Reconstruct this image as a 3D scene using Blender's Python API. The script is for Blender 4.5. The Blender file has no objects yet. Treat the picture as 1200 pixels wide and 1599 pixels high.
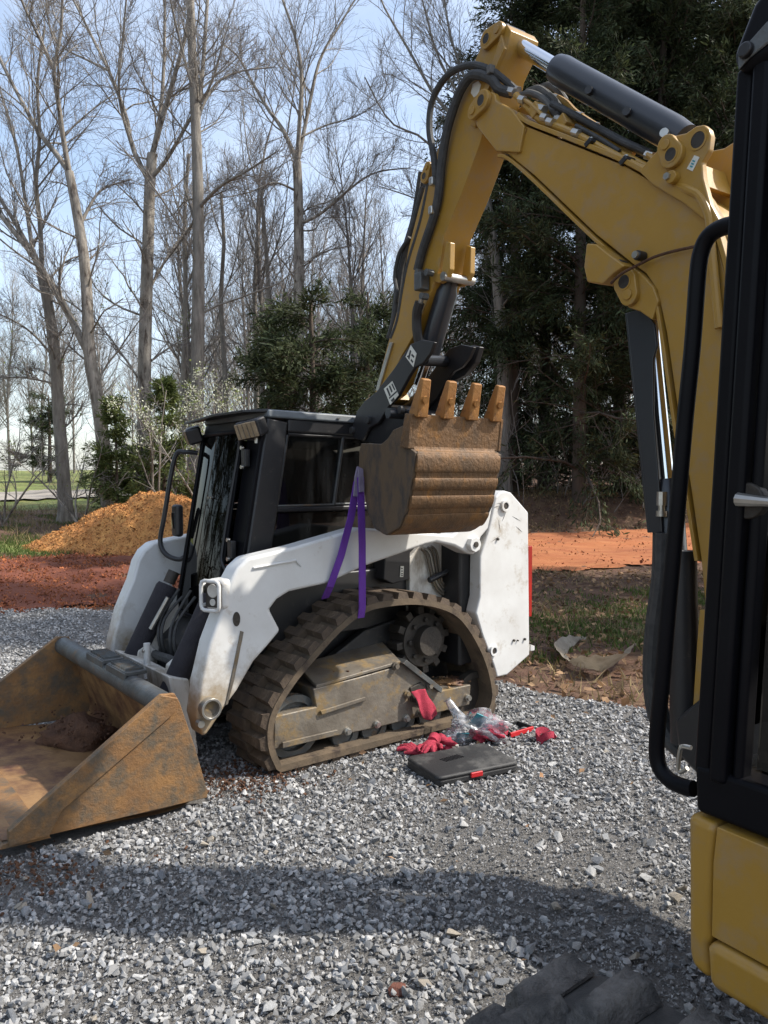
import bpy, bmesh, math, random
import numpy as np
from mathutils import Vector, Matrix
random.seed(7)
R_ = math.radians

# ------------------------------------------------------------------ camera, sky, sun, exposure
scene = bpy.context.scene
col = scene.collection
CAM_H, FPX, HORIZON = 1.5, 1200.0, 755.0
PITCH = math.atan((799.5 - HORIZON) / FPX)
cam_d = bpy.data.cameras.new('camera'); cam = bpy.data.objects.new('camera', cam_d); col.objects.link(cam)
cam.location = (0, 0, CAM_H); cam.rotation_euler = (math.pi / 2 - PITCH, 0, 0)
cam_d.sensor_fit = 'HORIZONTAL'; cam_d.sensor_width = 36; cam_d.lens = 36; cam_d.clip_start = .05; cam_d.clip_end = 900
scene.camera = cam

SUN_AZ_VEC = (1.0, 0.03); SUN_EL = R_(47)
world = bpy.data.worlds.new('World'); scene.world = world; world.use_nodes = True
wn = world.node_tree; bg = wn.nodes['Background']
sky = wn.nodes.new('ShaderNodeTexSky'); sky.sky_type = 'NISHITA'; sky.sun_disc = False
sky.sun_elevation = SUN_EL
sky.sun_rotation = math.atan2(SUN_AZ_VEC[0], SUN_AZ_VEC[1])
sky.air_density = 1.15; sky.dust_density = 1.8; sky.ozone_density = 1.2
# thin high cloud veil over the whole sky
wtc = wn.nodes.new('ShaderNodeTexCoord'); wno = wn.nodes.new('ShaderNodeTexNoise'); wno.inputs['Scale'].default_value = 2.2; wno.inputs['Detail'].default_value = 7; wno.inputs['Roughness'].default_value = .6
wmp = wn.nodes.new('ShaderNodeMapping'); wmp.inputs['Scale'].default_value = (1, 1, 2.2); wn.links.new(wtc.outputs['Generated'], wmp.inputs[0]); wn.links.new(wmp.outputs[0], wno.inputs[0])
wmr = wn.nodes.new('ShaderNodeMapRange'); wmr.inputs[1].default_value = .38; wmr.inputs[2].default_value = .72; wmr.inputs[3].default_value = .16; wmr.inputs[4].default_value = .6; wn.links.new(wno.outputs[0], wmr.inputs[0])
wmx = wn.nodes.new('ShaderNodeMix'); wmx.data_type = 'RGBA'; wn.links.new(wmr.outputs[0], wmx.inputs[0]); wn.links.new(sky.outputs[0], wmx.inputs[6]); wmx.inputs[7].default_value = (4.3, 4.6, 5.1, 1)
wn.links.new(wmx.outputs[2], bg.inputs[0]); bg.inputs[1].default_value = .15
sun_d = bpy.data.lights.new('sun', 'SUN'); sun = bpy.data.objects.new('sun', sun_d); col.objects.link(sun)
sun_d.energy = 3.5; sun_d.angle = R_(1.2); sun_d.color = (1, .945, .86)
sv = Vector((SUN_AZ_VEC[0], SUN_AZ_VEC[1], 0)).normalized() * math.cos(SUN_EL) + Vector((0, 0, math.sin(SUN_EL)))
sun.rotation_euler = sv.to_track_quat('Z', 'Y').to_euler(); sun.location = (12, 2, 14)
scene.view_settings.view_transform = 'Standard'; scene.view_settings.look = 'None'
scene.view_settings.exposure = 0.84; scene.view_settings.gamma = 1.0

# ------------------------------------------------------------------ measuring helpers (photo pixel -> point on a real plane)
_R = np.array([1., 0, 0]); _F = np.array([0, math.cos(PITCH), -math.sin(PITCH)]); _U = np.array([0, math.sin(PITCH), math.cos(PITCH)])
_C = np.array([0, 0, CAM_H])
def ray(x, y): return (x - 600) / FPX * _R + (799.5 - y) / FPX * _U + _F
def on_plane(x, y, P, n):
    d = ray(x, y); return _C + d * (np.dot(np.asarray(P) - _C, n) / np.dot(d, n))
def at_depth(x, y, Y):
    d = ray(x, y); return _C + d * (Y / d[1])
# loader frame: X rearward, Y inward (from the near track's outer face), Z up
LM = np.array([.011, 4.279, 0]); LA = R_(38)
L_ax = np.array([math.cos(LA), math.sin(LA), 0]); L_in = np.array([-math.sin(LA), math.cos(LA), 0])
def SK(x, y, w):
    P = on_plane(x, y, LM + w * L_in, L_in); return (float((P - LM) @ L_ax), float(P[2]))
def SKL(pts, w): return [SK(x, y, w) for x, y in pts]
# excavator frame: X forward along the boom, Y to the machine's left, Z up
XO = np.array([1.177, 2.678, 0]); XT = R_(33)
X_e = np.array([-math.sin(XT), math.cos(XT), 0]); X_m = np.array([-math.cos(XT), -math.sin(XT), 0])
def EX(x, y, Y):
    P = on_plane(x, y, XO + Y * X_m, X_m); return (float((P - XO) @ X_e), float(P[2]))
def EXL(pts, Y): return [EX(x, y, Y) for x, y in pts]
def EX3(x, y, Y):
    a, b = EX(x, y, Y); return (a, Y, b)

# ------------------------------------------------------------------ object helpers
def thing(name, label, cat, loc=(0, 0, 0), rotz=0, group=None):
    o = bpy.data.objects.new(name, None); col.objects.link(o)
    o.location = loc; o.rotation_euler = (0, 0, rotz); o.empty_display_size = .2
    o['label'] = label; o['category'] = cat
    if group: o['group'] = group
    return o
def tag(o, label, cat, group=None, kind=None):
    o['label'] = label; o['category'] = cat
    if group: o['group'] = group
    if kind: o['kind'] = kind
    return o
def link(name, me, mat=None, parent=None, kind=None):
    o = bpy.data.objects.new(name, me); col.objects.link(o)
    if mat and not me.materials: me.materials.append(mat)
    if parent: o.parent = parent
    if kind: o['kind'] = kind
    return o
def fast_mesh(name, verts, faces, smooth=False):
    """verts (N,3), faces (M,3) or (M,4) arrays"""
    verts = np.asarray(verts, np.float32); faces = np.asarray(faces, np.int32)
    me = bpy.data.meshes.new(name); k = faces.shape[1]
    me.vertices.add(len(verts)); me.vertices.foreach_set('co', verts.ravel())
    me.loops.add(faces.size); me.loops.foreach_set('vertex_index', faces.ravel())
    me.polygons.add(len(faces)); me.polygons.foreach_set('loop_start', np.arange(0, faces.size, k, dtype=np.int32))
    me.polygons.foreach_set('loop_total', np.full(len(faces), k, np.int32))
    me.polygons.foreach_set('use_smooth', np.full(len(faces), smooth, bool))
    me.update(calc_edges=True); return me

class MB:
    def __init__(s): s.v = []; s.f = []
    def add(s, vs, fs):
        b = len(s.v); s.v += [tuple(map(float, p)) for p in vs]; s.f += [tuple(b + i for i in f) for f in fs]; return s
    def prism(s, poly, y0, y1):           # polygon in X,Z pushed along Y
        n = len(poly)
        return s.add([(x, y0, z) for x, z in poly] + [(x, y1, z) for x, z in poly],
                     [tuple(range(n)), tuple(range(2 * n - 1, n - 1, -1))] + [(i, (i + 1) % n, n + (i + 1) % n, n + i) for i in range(n)])
    def taper_prism(s, poly, y0, y1, k, c):   # far face scaled by k about c
        n = len(poly); q = [(c[0] + (x - c[0]) * k, c[1] + (z - c[1]) * k) for x, z in poly]
        return s.add([(x, y0, z) for x, z in poly] + [(x, y1, z) for x, z in q],
                     [tuple(range(n)), tuple(range(2 * n - 1, n - 1, -1))] + [(i, (i + 1) % n, n + (i + 1) % n, n + i) for i in range(n)])
    def box(s, c, d, M=None):
        vs = []
        for i in (-.5, .5):
            for j in (-.5, .5):
                for k in (-.5, .5):
                    p = Vector((i * d[0], j * d[1], k * d[2]))
                    if M is not None: p = M @ p
                    vs.append((p.x + c[0], p.y + c[1], p.z + c[2]))
        return s.add(vs, [(0, 1, 3, 2), (4, 6, 7, 5), (0, 4, 5, 1), (2, 3, 7, 6), (0, 2, 6, 4), (1, 5, 7, 3)])
    def hexa(s, vs):                       # eight corners: four below, four above
        return s.add(vs, [(0, 3, 2, 1), (4, 5, 6, 7), (0, 1, 5, 4), (1, 2, 6, 5), (2, 3, 7, 6), (3, 0, 4, 7)])
    def tube(s, pts, r, n=10, caps=True):
        P = [Vector(p) for p in pts]; m = len(P); rr = r if hasattr(r, '__len__') else [r] * m
        T = [(P[min(i + 1, m - 1)] - P[max(i - 1, 0)]).normalized() for i in range(m)]
        u = T[0].orthogonal().normalized(); vs = []; fs = []
        for i in range(m):
            u = (u - T[i] * u.dot(T[i])); u = u.normalized() if u.length > 1e-6 else T[i].orthogonal().normalized()
            w = T[i].cross(u)
            for k in range(n):
                a = 2 * math.pi * k / n; vs.append(P[i] + (u * math.cos(a) + w * math.sin(a)) * rr[i])
        for i in range(m - 1):
            for k in range(n): fs.append((i * n + k, i * n + (k + 1) % n, (i + 1) * n + (k + 1) % n, (i + 1) * n + k))
        if caps: fs += [tuple(range(n - 1, -1, -1)), tuple(range((m - 1) * n, m * n))]
        return s.add(vs, fs)
    def cyl(s, a, b, r, n=20, r2=None): return s.tube([a, b], [r, r if r2 is None else r2], n)
    def ring(s, c, axis, ro, ri, h, n=24):   # washer standing on c, height h along axis
        ax = Vector(axis).normalized(); u = ax.orthogonal().normalized(); w = ax.cross(u); c = Vector(c); vs = []; fs = []
        for r, t in ((ro, 0), (ro, h), (ri, h), (ri, 0)):
            for k in range(n):
                a = 2 * math.pi * k / n; vs.append(c + ax * t + (u * math.cos(a) + w * math.sin(a)) * r)
        for j in range(4):
            for k in range(n): fs.append((j * n + k, j * n + (k + 1) % n, ((j + 1) % 4) * n + (k + 1) % n, ((j + 1) % 4) * n + k))
        return s.add(vs, fs)
    def mesh(s, name, smooth=True, angle=35):
        bm = bmesh.new(); bv = [bm.verts.new(p) for p in s.v]
        for f in s.f:
            try: bm.faces.new([bv[i] for i in f])
            except ValueError: pass
        bmesh.ops.recalc_face_normals(bm, faces=bm.faces)
        me = bpy.data.meshes.new(name); bm.to_mesh(me); bm.free()
        if smooth:
            me.shade_smooth(); me.set_sharp_from_angle(angle=R_(angle))
        return me
    def build(s, name, mat, parent=None, bevel=0, seg=2, smooth=True, angle=35, label=None):
        o = link(name, s.mesh(name, smooth, angle), mat, parent)
        if bevel:
            b = o.modifiers.new('bevel', 'BEVEL'); b.width = bevel; b.segments = seg; b.limit_method = 'ANGLE'; b.angle_limit = R_(28); b.harden_normals = True
        if label: o['label'] = label
        return o

def spline(pts, n=8, closed=False):
    P = [np.array(p, float) for p in pts]; m = len(P); out = []
    rng = range(m) if closed else range(m - 1)
    for i in rng:
        if closed: a, b, c, d = P[(i - 1) % m], P[i], P[(i + 1) % m], P[(i + 2) % m]
        else: a, b, c, d = P[max(i - 1, 0)], P[i], P[i + 1], P[min(i + 2, m - 1)]
        for k in range(n):
            t = k / n
            out.append(.5 * (2 * b + (c - a) * t + (2 * a - 5 * b + 4 * c - d) * t * t + (3 * b - a - 3 * c + d) * t ** 3))
    if not closed: out.append(P[-1])
    return out

# ------------------------------------------------------------------ materials
def mat(name, c1, c2=None, scale=6, rough=.5, metal=0., bump=0., bscale=80, spots=None, sscale=14, samt=.5, rough2=None, coat=0, island=None, stretch=None, spec=.5, bdist=.01, sharp=.12, sub=None, zdirt=None):
    """c1/c2 mottle; spots = third colour appearing in patches; island = (dark, light) factor per loose piece"""
    m = bpy.data.materials.new(name); m.use_nodes = True; nt = m.node_tree; N = nt.nodes; Lk = nt.links
    b = N['Principled BSDF']; b.inputs['Roughness'].default_value = rough; b.inputs['Metallic'].default_value = metal
    b.inputs['Specular IOR Level'].default_value = spec
    if coat: b.inputs['Coat Weight'].default_value = coat; b.inputs['Coat Roughness'].default_value = .15
    tc = N.new('ShaderNodeTexCoord'); vec = tc.outputs['Object']
    if stretch:
        mp = N.new('ShaderNodeMapping'); mp.inputs['Scale'].default_value = stretch; Lk.new(vec, mp.inputs[0]); vec = mp.outputs[0]
    def noise(sc, det=6, rg=.6):
        n = N.new('ShaderNodeTexNoise'); n.inputs['Scale'].default_value = sc; n.inputs['Detail'].default_value = det; n.inputs['Roughness'].default_value = rg
        Lk.new(vec, n.inputs['Vector']); return n.outputs['Fac']
    def ramp(fac, p0, p1, a, bb):
        r = N.new('ShaderNodeValToRGB'); r.color_ramp.elements[0].position = p0; r.color_ramp.elements[1].position = p1
        r.color_ramp.elements[0].color = (*a, 1); r.color_ramp.elements[1].color = (*bb, 1); Lk.new(fac, r.inputs[0]); return r.outputs[0]
    if c2 is None: c2 = c1
    colr = ramp(noise(scale), .35, .65, c1, c2)
    if spots:
        f = ramp(noise(sscale, 8, .7), samt - sharp / 2, samt + sharp / 2, (0, 0, 0), (1, 1, 1))
        mx = N.new('ShaderNodeMix'); mx.data_type = 'RGBA'; Lk.new(f, mx.inputs[0]); Lk.new(colr, mx.inputs[6]); mx.inputs[7].default_value = (*spots, 1); colr = mx.outputs[2]
        if rough2 is not None:
            mr = N.new('ShaderNodeMapRange'); Lk.new(f, mr.inputs[0]); mr.inputs[3].default_value = rough; mr.inputs[4].default_value = rough2; Lk.new(mr.outputs[0], b.inputs['Roughness'])
    if zdirt:   # splashed mud, thicker low down: (height of none, height of most, colour)
        sx = N.new('ShaderNodeSeparateXYZ'); Lk.new(tc.outputs['Object'], sx.inputs[0]); mr = N.new('ShaderNodeMapRange'); Lk.new(sx.outputs[2], mr.inputs[0]); mr.inputs[1].default_value = zdirt[0]; mr.inputs[2].default_value = zdirt[1]; mr.inputs[3].default_value = -.22; mr.inputs[4].default_value = .32
        ad = N.new('ShaderNodeMath'); ad.operation = 'ADD'; Lk.new(mr.outputs[0], ad.inputs[0]); Lk.new(noise(5, 8, .72), ad.inputs[1]); f = ramp(ad.outputs[0], .42, .72, (0, 0, 0), (1, 1, 1))
        mx = N.new('ShaderNodeMix'); mx.data_type = 'RGBA'; Lk.new(f, mx.inputs[0]); Lk.new(colr, mx.inputs[6]); mx.inputs[7].default_value = (*zdirt[2], 1); colr = mx.outputs[2]
    if island:
        g = N.new('ShaderNodeNewGeometry'); mr = N.new('ShaderNodeMapRange'); mr.inputs[3].default_value = island[0]; mr.inputs[4].default_value = island[1]
        pw = N.new('ShaderNodeMath'); pw.operation = 'POWER'; pw.inputs[1].default_value = 1.6
        Lk.new(g.outputs['Random Per Island'], pw.inputs[0]); Lk.new(pw.outputs[0], mr.inputs[0])
        vm = N.new('ShaderNodeVectorMath'); vm.operation = 'SCALE'; Lk.new(colr, vm.inputs[0]); Lk.new(mr.outputs[0], vm.inputs['Scale']); colr = vm.outputs[0]
    Lk.new(colr, b.inputs['Base Color'])
    if bump:
        bp = N.new('ShaderNodeBump'); bp.inputs['Strength'].default_value = bump; bp.inputs['Distance'].default_value = bdist
        Lk.new(noise(bscale, 5, .65), bp.inputs['Height']); Lk.new(bp.outputs[0], b.inputs['Normal'])
    if sub:   # light passing through thin leaves
        tr = N.new('ShaderNodeBsdfTranslucent'); Lk.new(colr, tr.inputs[0]); ms = N.new('ShaderNodeMixShader'); ms.inputs[0].default_value = sub
        Lk.new(b.outputs[0], ms.inputs[1]); Lk.new(tr.outputs[0], ms.inputs[2]); Lk.new(ms.outputs[0], N['Material Output'].inputs[0])
    return m
def glass(name, tint, rough=.02, dust=.12, gl=1.):
    m = bpy.data.materials.new(name); m.use_nodes = True; nt = m.node_tree; N = nt.nodes; Lk = nt.links
    N.remove(N['Principled BSDF'])
    t = N.new('ShaderNodeBsdfTransparent'); t.inputs[0].default_value = (*tint, 1)
    g = N.new('ShaderNodeBsdfGlossy'); g.inputs['Roughness'].default_value = rough; g.inputs[0].default_value = (gl, gl, gl, 1)
    fr = N.new('ShaderNodeFresnel'); fr.inputs[0].default_value = 1.5
    tc = N.new('ShaderNodeTexCoord'); mp = N.new('ShaderNodeMapping'); mp.inputs['Scale'].default_value = (6, 6, 1); n = N.new('ShaderNodeTexNoise'); n.inputs['Scale'].default_value = 3; Lk.new(tc.outputs['Object'], mp.inputs[0]); Lk.new(mp.outputs[0], n.inputs[0])
    d = N.new('ShaderNodeBsdfDiffuse'); d.inputs[0].default_value = (.16, .15, .13, 1)
    mr = N.new('ShaderNodeMapRange'); mr.inputs[1].default_value = .45; mr.inputs[2].default_value = .8; mr.inputs[3].default_value = .02; mr.inputs[4].default_value = dust; mr.inputs[3].default_value = dust * .15; Lk.new(n.outputs[0], mr.inputs[0])
    m1 = N.new('ShaderNodeMixShader'); Lk.new(mr.outputs[0], m1.inputs[0]); Lk.new(t.outputs[0], m1.inputs[1]); Lk.new(d.outputs[0], m1.inputs[2])
    m2 = N.new('ShaderNodeMixShader'); Lk.new(fr.outputs[0], m2.inputs[0]); Lk.new(m1.outputs[0], m2.inputs[1]); Lk.new(g.outputs[0], m2.inputs[2])
    Lk.new(m2.outputs[0], N['Material Output'].inputs[0]); return m

M = {}
M['white'] = mat('white_paint', (.67, .67, .65), (.57, .56, .535), 3, .38, bump=.05, bscale=30, spots=(.36, .3, .22), sscale=9, samt=.64, rough2=.7, sharp=.2, coat=.15)
M['white_arm'] = mat('white_arm_paint', (.67, .67, .65), (.58, .57, .545), 3, .38, bump=.05, bscale=30, spots=(.34, .27, .19), sscale=11, samt=.7, rough2=.7, sharp=.2, coat=.15, zdirt=(.85, .2, (.3, .235, .155)))
M['white_dirty'] = mat('white_paint_dirty', (.68, .66, .61), (.5, .45, .37), 4, .5, bump=.1, bscale=50, spots=(.22, .17, .11), sscale=7, samt=.6, rough2=.85, sharp=.22, stretch=(1, 1, .45))
M['black'] = mat('black_paint', (.014, .014, .016), (.022, .021, .021), 5, .42, bump=.05, bscale=120, spots=(.06, .052, .045), sscale=22, samt=.66, rough2=.7)
M['black_dusty'] = mat('black_plastic_dusty', (.02, .02, .021), (.034, .032, .03), 7, .6, bump=.12, bscale=90, spots=(.09, .075, .06), sscale=16, samt=.62, rough2=.85)
M['cabblack'] = mat('cab_black', (.004, .004, .0055), (.0065, .0065, .008), 4, .42, bump=.03, bscale=120, spec=.12)
M['sleeve'] = mat('cylinder_sleeve', (.016, .014, .018), (.026, .023, .027), 14, .85, bump=.5, bscale=160)
M['roof'] = mat('cab_roof', (.16, .18, .19), (.1, .11, .12), 5, .5, bump=.05)
M['glass'] = glass('tinted_glass', (.05, .055, .055), .015, .03, .5)
M['glass_side'] = glass('dusty_tinted_glass', (.06, .065, .065), .04, .3, 1.)
M['glass_clear'] = glass('clear_glass', (.3, .31, .31), .02, .06, .7)
M['lens'] = mat('lamp_lens', (.42, .4, .36), (.55, .53, .48), 20, .15, coat=.6, bump=.3, bscale=60)
M['lens_dirty'] = mat('lamp_lens_dirty', (.2, .14, .08), (.32, .24, .15), 12, .4, bump=.2)
M['red_lens'] = mat('red_lens', (.36, .016, .01), (.28, .014, .01), 8, .25, coat=.5)
M['rubber'] = mat('track_rubber', (.058, .04, .027), (.115, .08, .05), 9, .85, bump=.5, bscale=60, spots=(.17, .125, .085), sscale=13, samt=.62)
M['rubber_edge'] = mat('track_rubber_band', (.085, .064, .042), (.14, .1, .062), 7, .85, bump=.3, bscale=60, spots=(.05, .034, .024), sscale=8, samt=.58)
M['steel'] = mat('muddy_steel', (.21, .185, .15), (.12, .1, .078), 6, .55, .35, bump=.3, bscale=45, spots=(.24, .17, .085), sscale=9, samt=.56, rough2=.85)
M['steel_dark'] = mat('dark_greasy_steel', (.03, .026, .022), (.055, .045, .035), 9, .6, .2, bump=.4, bscale=50)
M['bright'] = mat('bright_steel', (.55, .54, .5), (.42, .4, .36), 12, .32, .85, bump=.05)
M['chrome'] = mat('chrome', (.78, .79, .8), None, 3, .09, 1.)
M['rust'] = mat('bucket_rust', (.31, .165, .06), (.21, .11, .045), 7, .62, .15, bump=.5, bscale=60, spots=(.11, .088, .062), sscale=9, samt=.53, rough2=.6, sharp=.2)
M['rust_in'] = mat('bucket_inside', (.23, .125, .05), (.3, .175, .075), 4, .6, .1, bump=.3, bscale=40, spots=(.1, .045, .026), sscale=5, samt=.53, sharp=.2)
M['grey_steel'] = mat('worn_grey_steel', (.13, .14, .14), (.075, .075, .072), 6, .5, .4, bump=.25, bscale=60, spots=(.16, .105, .06), sscale=9, samt=.6)
M['mud'] = mat('mud', (.13, .06, .03), (.075, .036, .02), 14, .95, bump=.9, bscale=45, bdist=.02)
M['yellow'] = mat('yellow_paint', (.39, .218, .034), (.35, .192, .028), 2.5, .4, bump=.06, bscale=70, spots=(.3, .2, .1), sscale=13, samt=.64, rough2=.7, sharp=.3, coat=.12)
M['yellow_dirty'] = mat('yellow_paint_dusty', (.4, .23, .055), (.33, .19, .05), 4, .6, bump=.12, bscale=60, spots=(.2, .13, .06), sscale=9, samt=.58)
M['exb'] = mat('digging_bucket_steel', (.2, .105, .042), (.11, .066, .034), 12, .6, .2, bump=.7, bscale=60, stretch=(1, 1, .7), spots=(.26, .125, .035), sscale=10, samt=.6, rough2=.75)
M['exb_dark'] = mat('digging_bucket_side', (.1, .068, .04), (.15, .095, .05), 6, .7, .1, bump=.4, bscale=40, spots=(.055, .045, .037), sscale=6, samt=.52, stretch=(1, 1, .4))
M['tooth'] = mat('tooth_steel', (.36, .165, .04), (.27, .12, .03), 14, .6, .1, bump=.4, bscale=70, spots=(.15, .07, .025), sscale=20, samt=.6)
M['hose'] = mat('hose_rubber', (.03, .03, .03), (.055, .053, .05), 30, .65, bump=.3, bscale=200)
M['hose_grey'] = mat('hose_dusty', (.085, .082, .078), (.13, .125, .115), 30, .75, bump=.3, bscale=180)
M['cyl_black'] = mat('cylinder_black', (.018, .021, .027), (.026, .028, .032), 4, .33, bump=.03, coat=.2)
M['purple'] = mat('purple_webbing', (.15, .04, .36), (.115, .026, .27), 20, .8, bump=.6, bscale=300, stretch=(1, 1, .3))
M['webbing'] = mat('pale_webbing', (.24, .2, .27), (.17, .14, .2), 20, .85, bump=.4, bscale=200)
M['redcloth'] = mat('red_cloth', (.4, .032, .062), (.3, .02, .042), 20, .9, bump=.6, bscale=220, spots=(.25, .012, .025), sscale=40, samt=.6)
M['red_plastic'] = mat('red_plastic', (.5, .02, .025), None, 5, .4)
M['teal'] = mat('teal_card', (.02, .2, .25), (.05, .3, .34), 15, .6)
M['case'] = mat('case_black', (.012, .012, .013), (.022, .022, .022), 6, .6, bump=.2, bscale=200, spots=(.14, .135, .125), sscale=5, samt=.66, rough2=.9, sharp=.3)
M['decal'] = mat('decal_white', (.72, .7, .62), (.62, .6, .52), 20, .5)
M['decal_ink'] = mat('decal_ink', (.03, .03, .03), None, 5, .5)
M['decal_green'] = mat('decal_green', (.05, .2, .04), (.03, .11, .025), 30, .5)
M['decal_pale'] = mat('decal_pale_green', (.3, .4, .26), None, 5, .5)
M['bark'] = mat('bark_grey', (.31, .28, .24), (.15, .132, .11), 9, .95, bump=.9, bscale=26, bdist=.03, stretch=(1, 1, .22), spots=(.3, .27, .22), sscale=6, samt=.6)
M['bark_pale'] = mat('bark_pale', (.4, .36, .305), (.2, .178, .148), 7, .95, bump=.7, bscale=20, bdist=.03, stretch=(1, 1, .25), spots=(.09, .07, .055), sscale=8, samt=.56)
M['twig'] = mat('twig_bark', (.27, .245, .22), (.18, .16, .145), 2, .9)
M['twig_far'] = mat('twig_far', (.29, .265, .245), (.21, .19, .175), 2, .9)
M['bark_far'] = mat('bark_far', (.24, .215, .19), (.15, .132, .115), 3, .95)
M['bark_cedar'] = mat('cedar_bark', (.11, .08, .058), (.07, .052, .04), 7, .95, bump=.7, bscale=24, bdist=.03, stretch=(1, 1, .2))
M['cedar'] = mat('cedar_foliage', (.034, .05, .022), (.06, .07, .03), 1.2, .75, island=(.6, 1.9), spots=(.1, .08, .038), sscale=2.2, samt=.64, sub=.25, spec=.25)
M['cedar_light'] = mat('pine_foliage', (.09, .13, .04), (.14, .16, .055), 1.5, .75, island=(.6, 1.7), sub=.3, spec=.25)
M['budleaf'] = mat('spring_buds', (.2, .24, .05), (.14, .19, .04), 3, .7, island=(.7, 1.4), sub=.4)
M['blossom'] = mat('white_blossom', (.74, .74, .62), (.62, .66, .46), 3, .7, island=(.7, 1.15), sub=.35)
M['stone'] = mat('crushed_stone', (.31, .307, .3), (.215, .214, .212), 12, .82, bump=.4, bscale=70, island=(.62, 1.6), spots=(.42, .41, .39), sscale=25, samt=.62)
M['fines'] = mat('stone_dust', (.19, .182, .17), (.12, .112, .1), 9, .92, bump=1., bscale=140, bdist=.02, spots=(.21, .2, .19), sscale=90, samt=.52)
M['clod'] = mat('red_clay_clods', (.34, .115, .042), (.19, .058, .025), 3, .95, bump=.6, bscale=40, island=(.55, 1.5))
M['clod_orange'] = mat('orange_clay_clods', (.55, .28, .095), (.42, .19, .06), 3, .95, bump=.6, bscale=40, island=(.55, 1.45))
M['pile'] = mat('orange_clay', (.66, .33, .1), (.54, .235, .07), 2, .95, bump=1., bscale=22, bdist=.04, spots=(.42, .17, .055), sscale=5, samt=.55, sharp=.25)
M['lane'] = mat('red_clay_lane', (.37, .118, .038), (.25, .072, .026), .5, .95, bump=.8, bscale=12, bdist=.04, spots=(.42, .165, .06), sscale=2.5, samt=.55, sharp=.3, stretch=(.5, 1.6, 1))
def shaded_lane():      # tree shade over the left end, mixed into the clay colour as a darker red
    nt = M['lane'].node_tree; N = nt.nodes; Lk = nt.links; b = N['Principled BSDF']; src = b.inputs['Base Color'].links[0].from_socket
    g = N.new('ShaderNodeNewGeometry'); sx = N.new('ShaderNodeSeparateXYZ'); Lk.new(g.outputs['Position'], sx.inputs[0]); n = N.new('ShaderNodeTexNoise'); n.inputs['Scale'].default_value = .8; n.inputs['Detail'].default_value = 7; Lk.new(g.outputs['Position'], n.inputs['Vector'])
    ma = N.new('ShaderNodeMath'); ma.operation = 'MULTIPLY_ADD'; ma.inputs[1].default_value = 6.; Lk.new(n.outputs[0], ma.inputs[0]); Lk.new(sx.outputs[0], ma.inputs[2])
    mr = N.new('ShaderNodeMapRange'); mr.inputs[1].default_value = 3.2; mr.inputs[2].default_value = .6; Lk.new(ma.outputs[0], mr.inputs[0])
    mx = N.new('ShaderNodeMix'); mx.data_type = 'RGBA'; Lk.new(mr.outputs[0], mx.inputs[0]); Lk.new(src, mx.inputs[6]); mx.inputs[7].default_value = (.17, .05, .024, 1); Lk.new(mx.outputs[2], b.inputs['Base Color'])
shaded_lane()
M['leaf'] = mat('dead_leaves', (.22, .12, .06), (.34, .22, .12), 2, .85, island=(.4, 1.5), sub=.2)
M['grass'] = mat('grass_blades', (.07, .12, .02), (.12, .155, .035), 1.5, .8, island=(.6, 1.4), sub=.3)
M['drygrass'] = mat('dry_grass', (.3, .23, .11), (.2, .15, .07), 1.5, .85, island=(.5, 1.4), sub=.25)
M['net'] = mat('plastic_sheet', (.3, .26, .2), (.2, .165, .12), 9, .5, sub=.3, bump=.5, bscale=40)
M['redrock'] = mat('red_rock', (.16, .06, .038), (.1, .04, .028), 30, .9, bump=.8, bscale=60)
M['mat_floor'] = mat('cab_floor_mat', (.13, .125, .11), (.085, .08, .072), 5, .9, bump=.4, bscale=120, spots=(.2, .18, .15), sscale=8, samt=.6)
def ground_material():
    m = mat('woodland_ground', (.125, .062, .036), (.075, .038, .024), 1.6, .97, bump=1., bscale=14, bdist=.04, spots=(.18, .115, .065), sscale=5, samt=.58, sharp=.25)
    nt = m.node_tree; N = nt.nodes; Lk = nt.links; b = N['Principled BSDF']; src = b.inputs['Base Color'].links[0].from_socket
    at = N.new('ShaderNodeAttribute'); at.attribute_name = 'turf'
    n = N.new('ShaderNodeTexNoise'); n.inputs['Scale'].default_value = .9; n.inputs['Detail'].default_value = 8; n.inputs['Roughness'].default_value = .7
    g = N.new('ShaderNodeNewGeometry'); Lk.new(g.outputs['Position'], n.inputs['Vector'])
    ad = N.new('ShaderNodeMath'); ad.operation = 'ADD'; Lk.new(at.outputs['Fac'], ad.inputs[0]); Lk.new(n.outputs[0], ad.inputs[1])
    mr = N.new('ShaderNodeMapRange'); mr.inputs[1].default_value = .9; mr.inputs[2].default_value = 1.12; Lk.new(ad.outputs[0], mr.inputs[0])
    n2 = N.new('ShaderNodeTexNoise'); n2.inputs['Scale'].default_value = 3; n2.inputs['Detail'].default_value = 8; Lk.new(g.outputs['Position'], n2.inputs['Vector'])
    rp = N.new('ShaderNodeValToRGB'); rp.color_ramp.elements[0].position = .38; rp.color_ramp.elements[1].position = .62
    rp.color_ramp.elements[0].color = (.13, .18, .035, 1); rp.color_ramp.elements[1].color = (.24, .24, .075, 1); Lk.new(n2.outputs[0], rp.inputs[0])
    mx = N.new('ShaderNodeMix'); mx.data_type = 'RGBA'; Lk.new(mr.outputs[0], mx.inputs[0]); Lk.new(src, mx.inputs[6]); Lk.new(rp.outputs[0], mx.inputs[7])
    Lk.new(mx.outputs[2], b.inputs['Base Color']); return m
M['ground'] = ground_material()
M['path'] = mat('gravel_drive', (.36, .32, .27), (.25, .215, .17), .8, .95, bump=.6, bscale=10)

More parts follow.
